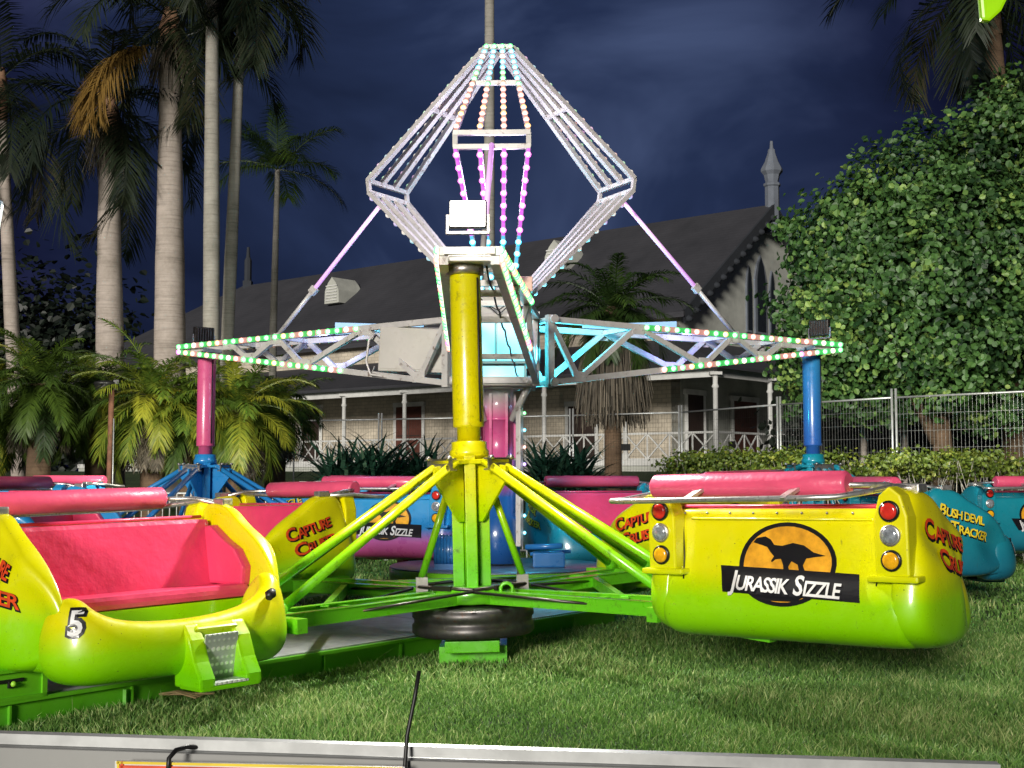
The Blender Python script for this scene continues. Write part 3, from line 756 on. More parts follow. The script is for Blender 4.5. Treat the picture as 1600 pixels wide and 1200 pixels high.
    # fin plates on the inner side, light on them put in as emission
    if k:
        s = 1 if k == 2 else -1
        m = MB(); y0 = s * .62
        m.add([(1.5, y0, 3.20), (2.9, y0, 3.20), (2.9, y0, 3.36), (1.5, y0, 3.24), (1.5, y0 + .03, 3.20), (2.9, y0 + .03, 3.20), (2.9, y0 + .03, 3.36), (1.5, y0 + .03, 3.24)], [(0, 1, 2, 3), (7, 6, 5, 4), (0, 4, 5, 1), (1, 5, 6, 2), (2, 6, 7, 3), (3, 7, 4, 0)]); m.bar((2.2, y0, 3.2), (2.2, s * .3, 3.12), .03, .03); m.build('fin', 'fin_glow', arm)
    # support rod from the crown corner
    m = MB(); a = Vector((1.62, 0, 4.74)); b = Vector((3.35, 0, 3.16)); c = a.lerp(b, .66)
    m.tube([a, c], .026, 12); m.mi = 1; m.tube([c, b], .028, 12); m.box(c, (.10, .06, .10), (0, R(42), 0), .008); m.box(b, (.08, .06, .06))
    rod = m.build('support_rod', ['rod_glow', 'white_steel'], rc); rod.rotation_euler = (0, 0, R(ang))
def make_crown(k):
    ang = ARMA[k]
    A = Vector((.10, 0, 6.28)); B = Vector((1.60, 0, 4.87)); Cc = Vector((.30, 0, 3.42)); wa, wb, wc = .13, .375, .17
    fr = rc; made = []
    B2 = B + Vector((-.02, 0, -.14))
    def pt(P0, w, j): return P0 + Vector((0, w * (-1 + 2 * j / 3), 0))
    for Q, w in ((A, wa), (B, wb), (B2, wb), (Cc, wc), (A.lerp(B, .45), wa + (wb - wa) * .45)):
        fm = MB(); big = Q is B or Q is B2
        fm.bar(Q + Vector((0, -w - .02, 0)), Q + Vector((0, w + .02, 0)), .05 if big else .035, .05)
        if Q is B:
            for j in (0, 3): fm.bar(pt(B, wb, j), pt(B2, wb, j), .05, .04, (1, 0, 0))
        made.append(fm.build('crossbar', 'white_steel', fr))
    nu, nl = 15, 12
    up_n = (B - A).cross(Vector((0, 1, 0))).normalized(); up_n = up_n if up_n.x > 0 else -up_n
    lo_n = (Cc - B2).cross(Vector((0, 1, 0))).normalized(); lo_n = lo_n if lo_n.x > 0 else -lo_n
    for j in range(4):
        lit = (k == 0)
        m = MB(); a, b = pt(A, wa, j), pt(B, wb, j); m.bar(a, b, .045 if lit else .07, .05, up_n)
        if lit:
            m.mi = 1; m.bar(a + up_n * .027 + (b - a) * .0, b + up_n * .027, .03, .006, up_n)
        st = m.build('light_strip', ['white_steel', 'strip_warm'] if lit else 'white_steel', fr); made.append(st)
        cols = ('gccccccgwwwawwaw' if j % 2 else 'gcWccggwwwwaaww')[:nu]
        if not lit: cols = 'gpcWgcWgwpgWwgW'[::-1 if k == 1 else 1]
        pts = [a.lerp(b, (i + .4) / nu) + up_n * .03 for i in range(nu)]
        if lit: bulbrow(st, pts, up_n, .033, cols, True, None)
        else:
            rr = MB(); rr.keys = {}; bulbrow(st, pts, up_n, .03, cols, False, rr); o = rr.build('bulb_run', list(rr.keys), st); o['kind'] = 'stuff'
        m = MB(); a, b = pt(B2, wb, j), pt(Cc, wc, j); m.bar(a, b, .045 if lit else .075, .05, lo_n)
        if lit:
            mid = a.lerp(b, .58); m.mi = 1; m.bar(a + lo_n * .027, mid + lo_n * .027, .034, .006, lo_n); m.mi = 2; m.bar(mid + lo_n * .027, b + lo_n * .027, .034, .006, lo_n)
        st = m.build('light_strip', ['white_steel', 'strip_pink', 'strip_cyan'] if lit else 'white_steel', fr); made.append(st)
        cols = 'pppppppcccccc'[:nl] if lit else 'vpWvWcWccccc'
        pts = [a.lerp(b, (i + .5) / nl) + lo_n * .03 for i in range(nl)]
        if lit: bulbrow(st, pts, lo_n, .036, cols, True, None)
        else:
            rr = MB(); rr.keys = {}; bulbrow(st, pts, lo_n, .034, cols, False, rr); o = rr.build('bulb_run', list(rr.keys), st); o['kind'] = 'stuff'
    for o in made: o.rotation_euler = (0, 0, R(ang))
for k in range(3): make_arm(k); make_crown(k)
# beige electrical cabinet carried inside the left arm
m = MB(); m.box((0, 0, 0), (.82, .34, .52), None, .012); m.box((0, -.172, 0), (.76, .008, .46), None, .003)
cab = m.build('control_cabinet', 'beige_steel', rc); p = P(652, 548, 14.55) - HUB; cab.location = p; cab.rotation_euler = (0, R(3), R(-16))
m = MB(); m.tube([(-.50, -.1, .18), (-.56, -.12, .1), (-.58, -.12, -.15), (-.52, -.12, -.30), (-.3, -.12, -.33), (.1, -.1, -.33)], .014, 8); m.tube([(-.50, -.05, -.2), (-.52, -.07, -.28), (-.2, -.07, -.30), (.1, -.05, -.31)], .01, 8); m.build('cable', 'white_steel', cab)

# floodlights on the arm tips
def floodlight(loc, rz, lit, label):
    root = empty('floodlight', loc, (0, 0, rz), label, 'floodlight', 'floodlights on the arm tips')
    m = MB(); m.box((0, 0, .15), (.285, .07, .215), None, .012)
    for i in range(7): m.box((-.11 + i * .037, .045, .15), (.008, .03, .18))
    m.build('housing', 'dark_metal', root)
    m = MB(); m.box((0, -.040, .15), (.262, .008, .192), None, .003); m.build('lens', 'lamp_white' if lit else 'lens_clear', root)
    m = MB(); m.bar((-.155, 0, .15), (-.155, 0, 0), .02, .02, (1, 0, 0)); m.bar((.155, 0, .15), (.155, 0, 0), .02, .02, (1, 0, 0)); m.box((0, 0, .01), (.33, .05, .02)); m.build('bracket', 'steel', root)
fp = HUB + Vector((cos(R(268)) * 4.78, sin(R(268)) * 4.78, 3.15)); fl = P(731, 366, fp.y)
floodlight((fl.x, fp.y, fl.z + .0), R(-2), True, 'glaring white floodlight on the tip of the front arm')
lp = P(318, 541, 16.9); floodlight(lp, R(150 + 90 - 20), False, 'dark floodlight above the pink post at left')
rp = P(1281, 530, 16.7); floodlight(rp, R(28 + 90 + 20), False, 'dark floodlight above the blue post at right')

# ------------------------------------------------------------------ decks, barriers, near things
u = Vector((.607, .795, 0)); nrm = Vector((-.795, .607, 0)); A0 = Vector((-1.64, 8.6, 0))
def deck(t0, t1, wid, z, label, name='deck_platform'):
    root = empty(name, A0 + u * t0, (0, 0, math.atan2(u.y, u.x)), label, 'platform', 'green platforms on the grass')
    L = t1 - t0
    m = MB(); m.box((L / 2, wid / 2, z / 2 - .005), (L, wid, z - .02), None, .004)
    for i in range(int(L / .8)): m.bar((.4 + i * .8, -.008, .01), (.4 + i * .8, -.008, z - .03), .03, .012, (1, 0, 0))
    m.bar((0, -.01, z - .012), (L, -.01, z - .012), .03, .022)
    m.build('deck_frame', 'deck_green', root)
    m = MB(); m.box((L / 2, wid / 2 + .01, z), (L - .03, wid - .04, .012)); m.build('deck_plate', 'plate_grey', root)
    return root, L
deck(-2.3, 2.35, 1.9, .16, 'green edged platform of grey checker plate under the left car')
deck(2.40, 4.3, 1.3, .15, 'dark green platform piece on the grass right of the drum')
dk, L = deck(-4.2, -2.34, 1.6, .15, 'green platform piece in the bottom left corner below the latch box')
m = MB(); m.box((0, 0, 0), (.11, .006, .05), None, .002); o = m.build('maker_plate', 'black', dk); o.location = (1.62, -.025, .06)
root = empty('latch_box', A0 + u * -2.43 - nrm * .012, (0, 0, math.atan2(u.y, u.x)), 'green steel box with a slotted latch, at the left edge on the platform', 'locker')
m = MB(); m.box((0, .4, .24), (1.5, .8, .16), None, .01)
for s in ((0, -.005, .32, 1.5, .02), (0, -.005, .165, 1.5, .02)): m.box((s[0], s[1], s[2]), (s[3], .02, s[4]))
m.box((.735, -.005, .24), (.03, .02, .17)); m.build('box_body', 'deck_green', root)
m = MB(); m.box((.52, -.003, .265), (.18, .012, .02), None, .004); m.box((.53, -.006, .245), (.04, .016, .04), None, .006); m.build('slot', 'black', root)
m = MB(); m.dome((.54, -.014, .248), .017, (0, -1, 0)); m.build('latch_knob', 'decal_green', root)
m = MB(); m.bar((-.01, 0, .0), (-.01, 0, .12), .02, .02, (1, 0, 0)); m.tube([(0, 0, .02), (-.16, -.05, .035)], .01, 6)
o = m.build('jack_handle', 'deck_green'); o.location = A0 + u * -1.15 - nrm * .03; tag(o, 'small green jack handle sticking out of the platform edge', 'handle')

def xf_tube(pts, r, name, mat, label, cat, group=None):
    m = MB(); m.tube(pts, r, 8); o = m.build(name, mat); tag(o, label, cat, group); return o
# near barrier along the bottom edge
bar = empty('near_barrier', (0, 0, 0), (0, 0, 0), 'grey barrier with metal top rail along the bottom edge', 'barrier')
a = P(-120, 1148, 2.75); b = P(1560, 1201, 2.55)
m = MB(); m.bar(a, b, .03, .022); m.tube([a + Vector((0, -.01, -.02)), b + Vector((0, -.01, -.02))], .008, 8); m.build('top_rail', 'galv', bar)
m = MB(); d = b - a
vs = [a + Vector((0, -.012, -.015)), b + Vector((0, -.012, -.015)), Vector((b.x, b.y - .012, 0)), Vector((a.x, a.y - .012, 0))]
vs2 = [v + Vector((0, -.02, 0)) for v in vs]; m.add(vs + vs2, [(0, 1, 2, 3), (7, 6, 5, 4), (0, 4, 5, 1), (1, 5, 6, 2), (2, 6, 7, 3), (3, 7, 4, 0)]); m.build('panel', 'barrier_grey', bar)
sg = empty('notice_sign', P(180, 1188, 2.62), (0, 0, math.atan2(d.y, d.x)), 'white notice board with a red and yellow edge fixed low on the near barrier', 'sign')
m = MB(); m.box((.30, 0, -.22), (.60, .006, .44), None, .002); m.build('board', 'sign_white', sg)
m = MB()
for zz, mt in ((-.003, 0), (-.011, 1)):
    m.mi = mt; m.box((.30, -.005, zz), (.59 - mt * .01, .004, .005))
    m.box((.006 - zz, -.005, -.2), (.005, .004, .4))
m.build('edge_line', ['decal_yellow', 'decal_red'], sg)
xf_tube([P(655, 1048, 2.64), P(648, 1090, 2.63), P(636, 1150, 2.62), P(632, 1205, 2.60), P(634, 1260, 2.6)], .0042, 'cable', 'black', 'thin black cable standing up from the near barrier', 'cable')
xf_tube([P(262, 1215, 2.6), P(264, 1185, 2.6), P(275, 1172, 2.62), P(292, 1167, 2.66), P(318, 1168, 2.70), P(330, 1180, 2.72)], .005, 'cable_tie', 'black', 'black cable tie looped over the near barrier rail', 'cable')
# fallen dead leaf
m = MB()
for i in range(9):
    a0 = random.uniform(-.5, .5); m.tube([(0, 0, .03), (.08 * cos(a0) + .05, .08 * sin(a0), .05), (.18 * cos(a0) + .1, .2 * sin(a0), .02)], [.006, .005, .002], 5)
m.tube([(-.03, 0, .03), (.35, .03, .03)], .008, 6)
o = m.build('dead_leaf', 'straw'); o.location = P(245, 1097, 7.9); o.location.z = .02; tag(o, 'small dead brown leaf lying on the grass by the step', 'dead leaf')
# lime and blue shapes hanging into the corners
m = MB(); m.prism([(-.03, .2), (.12, .2), (.09, .08), (.05, .0), (.012, -.035), (-.015, -.03), (-.02, .05)], .03, Matrix.Rotation(R(90), 4, 'X'))
o = m.build('hanging_leaf', 'lime_plastic', bevel=.01); o.location = P(1536, 22, 4.0); tag(o, 'bright lime leaf tip hanging in at the top right corner', 'leaf')
m = MB(); m.prism([(-.2, .10), (.008, .10), (.012, .085), (-.002, -.02), (-.012, -.022), (-.2, -.03)], .03, Matrix.Rotation(R(90), 4, 'X'))
o = m.build('blue_banner', 'sky_plastic', bevel=.004); o.location = P(0, 360, 4.2); tag(o, 'pale blue banner corner at the left edge', 'banner')

# low crowd barriers behind the ride
def crowd_barrier():
    root = empty('crowd_barrier')
    m = MB(); L = 2.2
    m.tube([(-L / 2, 0, .08), (-L / 2, 0, 1.0), (-L / 2 + .08, 0, 1.08), (L / 2 - .08, 0, 1.08), (L / 2, 0, 1.0), (L / 2, 0, .08)], .019, 8); m.tube([(-L / 2, 0, .16), (L / 2, 0, .16)], .015, 8)
    m.build('frame', 'galv', root)
    m = MB()
    for i in range(1, 19): m.tube([(-L / 2 + L * i / 19, 0, .16), (-L / 2 + L * i / 19, 0, 1.08)], .009, 5, cap=False)
    m.build('bars', 'white_steel', root)
    for s in (-1, 1):
        m = MB(); m.bar((s * .8, -.3, .02), (s * .8, .3, .02), .05, .015); m.bar((s * .8, 0, .02), (s * .8, 0, .16), .03, .02, (1, 0, 0)); m.build('foot', 'galv', root)
    return root
cb = crowd_barrier()
for i in range(7):
    o = cb if i == 0 else copy_tree(cb)
    o.location = (-8.0 + i * 2.26, 20.6 - .05 * (i % 3), 0); o.rotation_euler = (0, 0, R(random.uniform(-2, 2)))
    tag(o, 'low pale steel crowd barrier with upright bars on the grass behind the ride', 'barrier', 'low crowd barriers behind the ride')

# ------------------------------------------------------------------ ground
def gz(x, y):
    t = np.clip((y - 21.1) / 1.5, 0, 1); t = t * t * (3 - 2 * t)
    t2 = np.clip((y - 30) / 12, 0, 1); t2 = t2 * t2 * (3 - 2 * t2)
    return t * .75 + t2 * .7
xs = np.concatenate([np.linspace(-300, -30, 8), np.linspace(-24, 24, 49), np.linspace(30, 300, 8)]); ys = np.concatenate([np.linspace(-20, 19, 14), np.linspace(20, 45, 101), np.linspace(50, 400, 12)])
X, Y = np.meshgrid(xs, ys); Z = gz(X, Y); nx = len(xs)
m = MB(); m.smooth = True; m.add(list(zip(X.ravel(), Y.ravel(), Z.ravel())), [(j * nx + i, j * nx + i + 1, (j + 1) * nx + i + 1, (j + 1) * nx + i) for j in range(len(ys) - 1) for i in range(nx - 1)])
o = m.build('ground', 'soil_grass'); tag(o, None, None, None, 'structure')
def grass():
    Vs = []; T = []
    for (y0, y1, n, h, w) in ((2.6, 6.5, 9000, .05, .0035), (6.0, 8.5, 95000, .042, .0035), (8.5, 12, 95000, .042, .0048), (12, 21.3, 60000, .05, .010)):
        y = RNG.uniform(y0, y1, n); x = (RNG.uniform(-1, 1, n)) * (y * .43 + .3) + 0
        nf = np.sin(x * 1.7 + 1) * np.cos(y * 1.3) + .6 * np.sin(x * 4.1 + y * 3.3) + .4 * np.sin(x * 9 - y * 7)
        # bare ground under the decks
        rx = (x - A0.x); ry = (y - A0.y); tt = rx * u.x + ry * u.y; ww = rx * nrm.x + ry * nrm.y
        k = ~((tt > -4.2) & (tt < 4.3) & (ww > .03) & (ww < 1.3)) & ((x + .15) ** 2 + (y - 14.2) ** 2 > 1.4)
        x, y, nf = x[k], y[k], nf[k]; n = len(x)
        hh = h * RNG.uniform(.4, 1.4, n) * (1 + .30 * nf) * np.where(RNG.random(n) < .012, 2.0, 1); a = RNG.uniform(0, 2 * pi, n); lean = RNG.uniform(.1, 1.0, n) * hh
        b = RNG.uniform(0, 2 * pi, n); wx = np.cos(a) * w; wy = np.sin(a) * w
        g = gz(x, y)
        p0 = np.stack([x - wx, y - wy, g], 1); p1 = np.stack([x + wx, y + wy, g], 1)
        m1 = np.stack([x + wx * .8 + np.cos(b) * lean * .4, y + wy * .8 + np.sin(b) * lean * .4, g + hh * .6], 1); m0 = m1 - np.stack([wx * 1.6, wy * 1.6, 0 * x], 1)
        tip = np.stack([x + np.cos(b) * lean, y + np.sin(b) * lean, g + hh], 1)
        Vs.append(np.stack([p0, p1, m1, m0], 1).reshape(-1, 3)); Vs.append(np.stack([m0, m1, tip + np.stack([wx * .1, wy * .1, 0 * x], 1), tip], 1).reshape(-1, 3))
        t = np.clip(RNG.normal(.42, .24, n) + .13 * nf, 0, 1); T += [t, np.clip(t + .12, 0, 1)]
    for (y0, y1, n, h, w) in ((4, 9, 26000, .05, .008), (9, 21.3, 42000, .055, .012)):   # the lawn goes on to both sides
        y = RNG.uniform(y0, y1, n); k = y * .43 + .3; x = RNG.choice([-1, 1], n) * (k + RNG.uniform(0, 1, n) * 4.5)
        a = RNG.uniform(0, 2 * pi, n); hh = h * RNG.uniform(.4, 1.4, n); g = gz(x, y); wx = np.cos(a) * w; wy = np.sin(a) * w
        p0 = np.stack([x - wx, y - wy, g], 1); p1 = np.stack([x + wx, y + wy, g], 1); tp = np.stack([x + wy * 3, y + wx * 3, g + hh], 1)
        Vs.append(np.stack([p0, p1, tp + np.stack([wx, wy, 0 * x], 1) * .1, tp], 1).reshape(-1, 3)); T.append(np.clip(RNG.normal(.42, .24, n), 0, 1))
    o = leafobj('grass', np.concatenate(Vs), None, np.concatenate(T), 'grass_blade'); tag(o, 'short uneven green grass of the lawn around the ride', 'grass', None, 'stuff')
grass()

# ------------------------------------------------------------------ foliage builders
def frond_geo(base, azim, elev, L, droop, nl, ll, lw, vee=.5, fan=1.0):
    """pinnate frond as quads; returns vertex array (4 per leaflet face)"""
    n = 14; d = np.array([cos(azim), sin(azim)]); pts = []; p = np.array(base, float); e = elev
    for i in range(n + 1):
        pts.append(p.copy()); p = p + np.array([d[0] * cos(e), d[1] * cos(e), sin(e)]) * L / n; e -= droop / n * (.4 + 1.2 * i / n)
    pts = np.array(pts); side = np.array([-d[1], d[0], 0.])
    out = []
    for s in (-1, 1):
        t = np.linspace(.10, .99, nl) + RNG.uniform(-.006, .006, nl); q = t * n; i0 = np.clip(q.astype(int), 0, n - 1); fr = (q - i0)[:, None]
        B = pts[i0] * (1 - fr) + pts[i0 + 1] * fr; Tn = pts[i0 + 1] - pts[i0]; Tn /= np.linalg.norm(Tn, axis=1)[:, None]
        up = np.cross(Tn, side) * 1.0; up[up[:, 2] < 0] *= -1
        length = ll * np.sin(np.clip(t * 2.6 + .35, 0, pi)) ** .6 * RNG.uniform(.8, 1.1, nl)
        dr = s * side[None] * (1 - .3 * t[:, None]) + Tn * (.55 + .5 * t[:, None]) + up * vee * RNG.uniform(-.2, 1, nl)[:, None]
        dr /= np.linalg.norm(dr, axis=1)[:, None]
        wv = np.cross(dr, up); wv /= np.linalg.norm(wv, axis=1)[:, None] + 1e-9
        M = B + dr * length[:, None] * .5 ; E = B + dr * length[:, None]; E[:, 2] -= length * .38 * fan; M[:, 2] -= length * .06
        w = lw
        out.append(np.stack([B - wv * w * .5, B + wv * w * .5, M + wv * w, M - wv * w], 1)); out.append(np.stack([M - wv * w, M + wv * w, E + wv * w * .1, E - wv * w * .1], 1))
    # rachis
    rw = .012 * L ** .5
    a = pts[:-1]; b = pts[1:]; sd = side * rw
    out.append(np.stack([a - sd, a + sd, b + sd * .8, b - sd * .8], 1)); z = np.array([0, 0, rw]); out.append(np.stack([a - z, a + z, b + z, b - z], 1))
    return np.concatenate(out).reshape(-1, 3)
def trunk(name, mat, parent, pts, rad, rings=0):
    m = MB(); P2 = []; R2 = []
    n = len(pts)
    for i in range(n - 1):
        for k in range(8 if rings else 3):
            f = k / (8 if rings else 3); P2.append(Vector(pts[i]).lerp(Vector(pts[i + 1]), f)); R2.append((rad[i] * (1 - f) + rad[i + 1] * f) * (1 + (random.uniform(-.02, .02) if rings else 0)))
    P2.append(Vector(pts[-1])); R2.append(rad[-1]); m.tube(P2, R2, 16); return m.build(name, mat, parent)
def crown(parent, top, nf, L, emin, emax, mat, ll, lw, nl=46, droop=1.6, tint=(.35, .2), name='crown', fan=1.0, sector=None):
    Vs = []; T = []
    for i in range(nf):
        az = 2 * pi * (i * .618) + RNG.uniform(-.2, .2)
        if sector: az = R(RNG.uniform(*sector))
        el = emin + (emax - emin) * ((i + .5) / nf) + RNG.uniform(-.1, .1)
        g = frond_geo(top + np.array([RNG.uniform(-.05, .05), RNG.uniform(-.05, .05), 0]), az, el, L * RNG.uniform(.8, 1.1), droop * RNG.uniform(.8, 1.2), nl, ll, lw, fan=fan)
        Vs.append(g); T.append(np.clip(RNG.normal(tint[0], tint[1]) + RNG.normal(0, .08, len(g) // 4), 0, 1))
    return leafobj(name, np.concatenate(Vs), None, np.concatenate(T), mat, parent)
def hanging(parent, top, rad, L, n, mat, name='dead_skirt', sway=.2):
    az = RNG.uniform(0, 2 * pi, n); r = rad * RNG.uniform(.3, 1, n); ln = L * RNG.uniform(.5, 1.1, n); w = .006 + .008 * RNG.random(n)
    x = top[0] + np.cos(az) * r; y = top[1] + np.sin(az) * r; z = top[2] + RNG.uniform(-.3, .1, n) * L * .4
    ex = x + np.cos(az) * sway * RNG.uniform(-.3, 1, n); ey = y + np.sin(az) * sway * RNG.uniform(-.3, 1, n)
    a = np.stack([x - w, y, z], 1); b = np.stack([x + w, y, z], 1); c = np.stack([ex + w * .6, ey, z - ln], 1); d = np.stack([ex - w * .6, ey, z - ln], 1)
    V = np.stack([a, b, c, d], 1).reshape(-1, 3); T = np.clip(RNG.normal(.45, .25, n), 0, 1)
    return leafobj(name, V, None, T, mat, parent)
def palm_thing(name, base, label, cat='palm tree', group=None):
    return empty(name, base, (0, 0, 0), label, cat, group)
def A3(*v): return np.array(v, float)

# royal palms at left
def royal(px, d, rpx, ytop, label, crown_h=1.2, lean=0, mat='trunk_pale', nf=13, L=3.4, tint=(.3, .2), bulge=1.0, skirt=False):
    base = P(px, 738, d); bz = float(gz(base.x, d)); b = Vector((base.x, d, bz)); root = palm_thing('royal_palm', b, label, group='tall palms at left')
    top = P(px + lean, ytop, d); H = top.z - bz; dx = top.x - b.x; r = rpx / F * d / 2
    k = [(0, 0, -.1), (dx * .25, 0, H * .25), (dx * .5, 0, H * .5), (dx * .75, 0, H * .75), (dx, 0, H)]
    trunk('trunk', mat, root, k, [r * 1.05, r * bulge, r * 1.0, r * .85, r * .70], 1)
    trunk('crownshaft', 'shaft_brown', root, [(dx, 0, H), (dx * 1.02, 0, H + crown_h * .6), (dx * 1.05, 0, H + crown_h)], [r * .75, r * .85, r * .4])
    crown(root, A3(dx, 0, H + crown_h * .8), nf, L, -1.1, 1.2, 'leaf_royal', .8, .018, 60, 1.9, tint)
    if skirt: hanging(root, A3(dx, 0, H + .5), .35, 1.0, 260, 'leaf_dead', sway=.35)
    return root
royal(33, 27, 22, 190, 'slim leaning pale palm at the far left edge', lean=-30, nf=12, L=3.2, mat='trunk_pale')
royal(174, 26.5, 42, 235, 'thick pale palm with a shaggy brown collar, second from the left', lean=-4, skirt=True, bulge=1.05)
royal(266, 26, 46, 100, 'thickest pale palm trunk with golden hanging fronds', lean=0, bulge=1.08, tint=(.35, .3), skirt=True)
royal(330, 24.5, 26, -60, 'tall straight ringed grey palm trunk behind the pink post', lean=2, mat='trunk_grey', nf=14, bulge=1.0)
royal(345, 25.3, 20, 25, 'slender grey palm leaning right beside the straight one', lean=32, mat='trunk_grey', nf=13, bulge=1.0, tint=(.5, .15), L=2.7)
# golden hanging frond of the thick palm
g = [x for x in COL.objects if x.name.startswith('royal_palm') and 'golden' in x.get('label', '')][0]
Vs = []; T = []
t0 = P(262, 90, 26) - g.location
for i in range(4):
    q = frond_geo((t0.x - .25, t0.y - .5, t0.z + .1), R(200 + 14 * i), -.5, 2.4, 1.3, 80, .75, .016, fan=1.4); Vs.append(q); T.append(np.clip(RNG.normal(.85, .12, len(q) // 4), 0, 1))
leafobj('golden_frond', np.concatenate(Vs), None, np.concatenate(T) - .4, 'leaf_gold', g)
# small palm in the middle distance
b = P(424, 738, 34); bz = float(gz(b.x, 34)); root = palm_thing('small_palm', (b.x, 34, bz), 'small thin palm with a sparse feathery crown against the sky')
top = P(428, 265, 34); H = top.z - bz; trunk('trunk', 'trunk_grey', root, [(0, 0, 0), (.0, 0, H * .5), (.06, 0, H)], [.12, .1, .07], 1)
crown(root, A3(.06, 0, H), 12, 2.0, -.2, 1.35, 'leaf_palm', .75, .012, 64, 1.1, (.15, .15), fan=1.3)
# palm at top right
b = P(1545, 150, 23); bz = float(gz(b.x, 23)); root = palm_thing('tall_palm', (b.x, 23, bz), 'tall brown palm rising behind the leafy tree at top right')
H = P(1535, -10, 23).z - bz
trunk('trunk', 'trunk_brown', root, [(.3, 0, 0), (.25, 0, H * .6), (.06, 0, H - 1.0), (-.02, 0, H - .85), (-.06, 0, H)], [.2, .2, .21, .30, .27])
crown(root, A3(-.1, 0, H + .3), 16, 3.0, -1.0, 1.0, 'leaf_royal', .75, .018, 60, 1.8, (.3, .2))
# feather palm behind the right arm with dead skirt
b = P(958, 738, 27.5); bz = float(gz(b.x, 27.5)); root = palm_thing('skirted_palm', (b.x, 27.5, bz), 'palm with a long grey dead skirt behind the right truss arm')
H = P(958, 480, 27.5).z - bz
trunk('trunk', 'trunk_brown', root, [(0, 0, 0), (0, 0, H)], [.2, .16], 1)
crown(root, A3(0, 0, H - .1), 34, 1.9, -.6, 1.2, 'leaf_palm', .42, .016, 50, 1.5, (.0, .08))
hanging(root, A3(0, 0, H - .5), .62, 1.9, 2400, 'leaf_dead', sway=.3)
# date palms
dates = [(60, 22.5, 600, 1.5, 'date palm with arching dark fronds at the left edge'), (150, 24.0, 620, 1.4, 'dim date palm between the lamp pole and the left edge'), (-20, 23.5, 640, 1.4, 'date palm cut off by the left edge of the picture'),
         (238, 21.8, 622, 1.55, 'bright green date palm left of the pink post'), (372, 22.2, 640, 1.5, 'date palm right of the pink post with yellowish lower fronds'), (300, 20.9 + 1.2, 650, 1.2, 'lower date palm directly behind the pink post'), (430, 25.5, 640, 1.2, 'dim date palm at the right end of the palm row')]
for i, (px, d, yc, L, lab) in enumerate(dates):
    b = P(px, 738, d); bz = float(gz(b.x, d)); root = palm_thing('date_palm', (b.x, d, bz), lab, group='low date palms behind the ride')
    H = P(px, yc, d).z - bz
    trunk('trunk', 'trunk_brown', root, [(0, 0, 0), (0, 0, H * .6), (0, 0, H)], [.22, .20, .17], 1)
    br = (.62, .2) if i in (3, 4, 5) else (.35, .2)
    crown(root, A3(0, 0, H), 44, L, -.9, 1.35, 'leaf_palm', .34, .011, 52, 1.5, br)
    Vs = []; T = []
    for j in range(16):
        q = frond_geo((0, 0, H - .1), RNG.uniform(0, 2 * pi), -.9, L * .8, .7, 30, .25, .012); Vs.append(q); T.append(np.clip(RNG.normal(.5, .2, len(q) // 4), 0, 1))
    leafobj('dead_skirt', np.concatenate(Vs), None, np.concatenate(T), 'leaf_dead', root)

# broad-leaved tree at right
def leaf_cloud(name, blobs, n, size, mat, parent, tint=(.4, .22), droop=.4, shell=.55, clump=24, sig=.085):
    Vs = []; T = []
    w = np.array([b[3] * b[4] for b in blobs], float); w /= w.sum(); cnt = (w * n).astype(int)
    for (cx, cy, cz, rx, rz), c in zip(blobs, cnt):
        v = RNG.normal(size=(c, 3)); v /= np.linalg.norm(v, axis=1)[:, None]
        rr = RNG.uniform(shell, 1.05, c)
        # clumps: pull leaves towards twig ends
        nc = max(5, c // clump); cd = RNG.normal(size=(nc, 3)); cd /= np.linalg.norm(cd, axis=1)[:, None]; cr = RNG.uniform(shell, 1.1, nc)
        idx = RNG.integers(0, nc, c); ctr = cd[idx] * cr[idx][:, None]; p = ctr + RNG.normal(0, sig, (c, 3)) * (1.2 / max(rx, .6))
        p = np.where(RNG.random(c)[:, None] < (.8 if clump < 30 else .93), p, v * rr[:, None])
        pos = p * np.array([rx, rx, rz]) + np.array([cx, cy, cz])
        nn = p / (np.linalg.norm(p, axis=1)[:, None] + 1e-6) + RNG.normal(0, .55, (c, 3)) + np.array([0, -.15, .25]); nn /= np.linalg.norm(nn, axis=1)[:, None]
        d = np.cross(nn, RNG.normal(size=(c, 3))); d[:, 2] -= droop; d -= nn * (d * nn).sum(1)[:, None]; d /= np.linalg.norm(d, axis=1)[:, None]; s = np.cross(nn, d)
        L = size * RNG.uniform(.6, 1.25, c)[:, None]; W = L * .46
        mid = pos + nn * L * .0
        tipp = pos + d * L * .5; base = pos - d * L * .5
        up = nn * L * .10; q1 = pos - d * L * .22; q2 = pos + d * L * .18
        Vs.append(np.stack([base, q1 + s * W * .85 + up, q2 + s * W * .8 + up, tipp], 1).reshape(-1, 3)); Vs.append(np.stack([base, tipp, q2 - s * W * .8 + up, q1 - s * W * .85 + up], 1).reshape(-1, 3))
        ct = RNG.normal(0, .16 if clump < 30 else .24, nc)[idx]; tt = np.clip(RNG.normal(tint[0], tint[1] * .6, c) + ct, 0, 1)
        T += [tt, tt]
    return leafobj(name, np.concatenate(Vs), None, np.concatenate(T), mat, parent)
d = 22.5; b = P(1470, 738, d); bz = float(gz(b.x, d)); root = palm_thing('leafy_tree', (b.x, d, bz), 'big bright leafed tree filling the right side', 'tree')
def bl(px, py, rpx, dd=0, q=1.0):
    p = P(px, py, d + dd) - Vector((b.x, d, bz)); r = rpx / F * (d + dd); return (p.x, p.y, p.z, r, r * q)
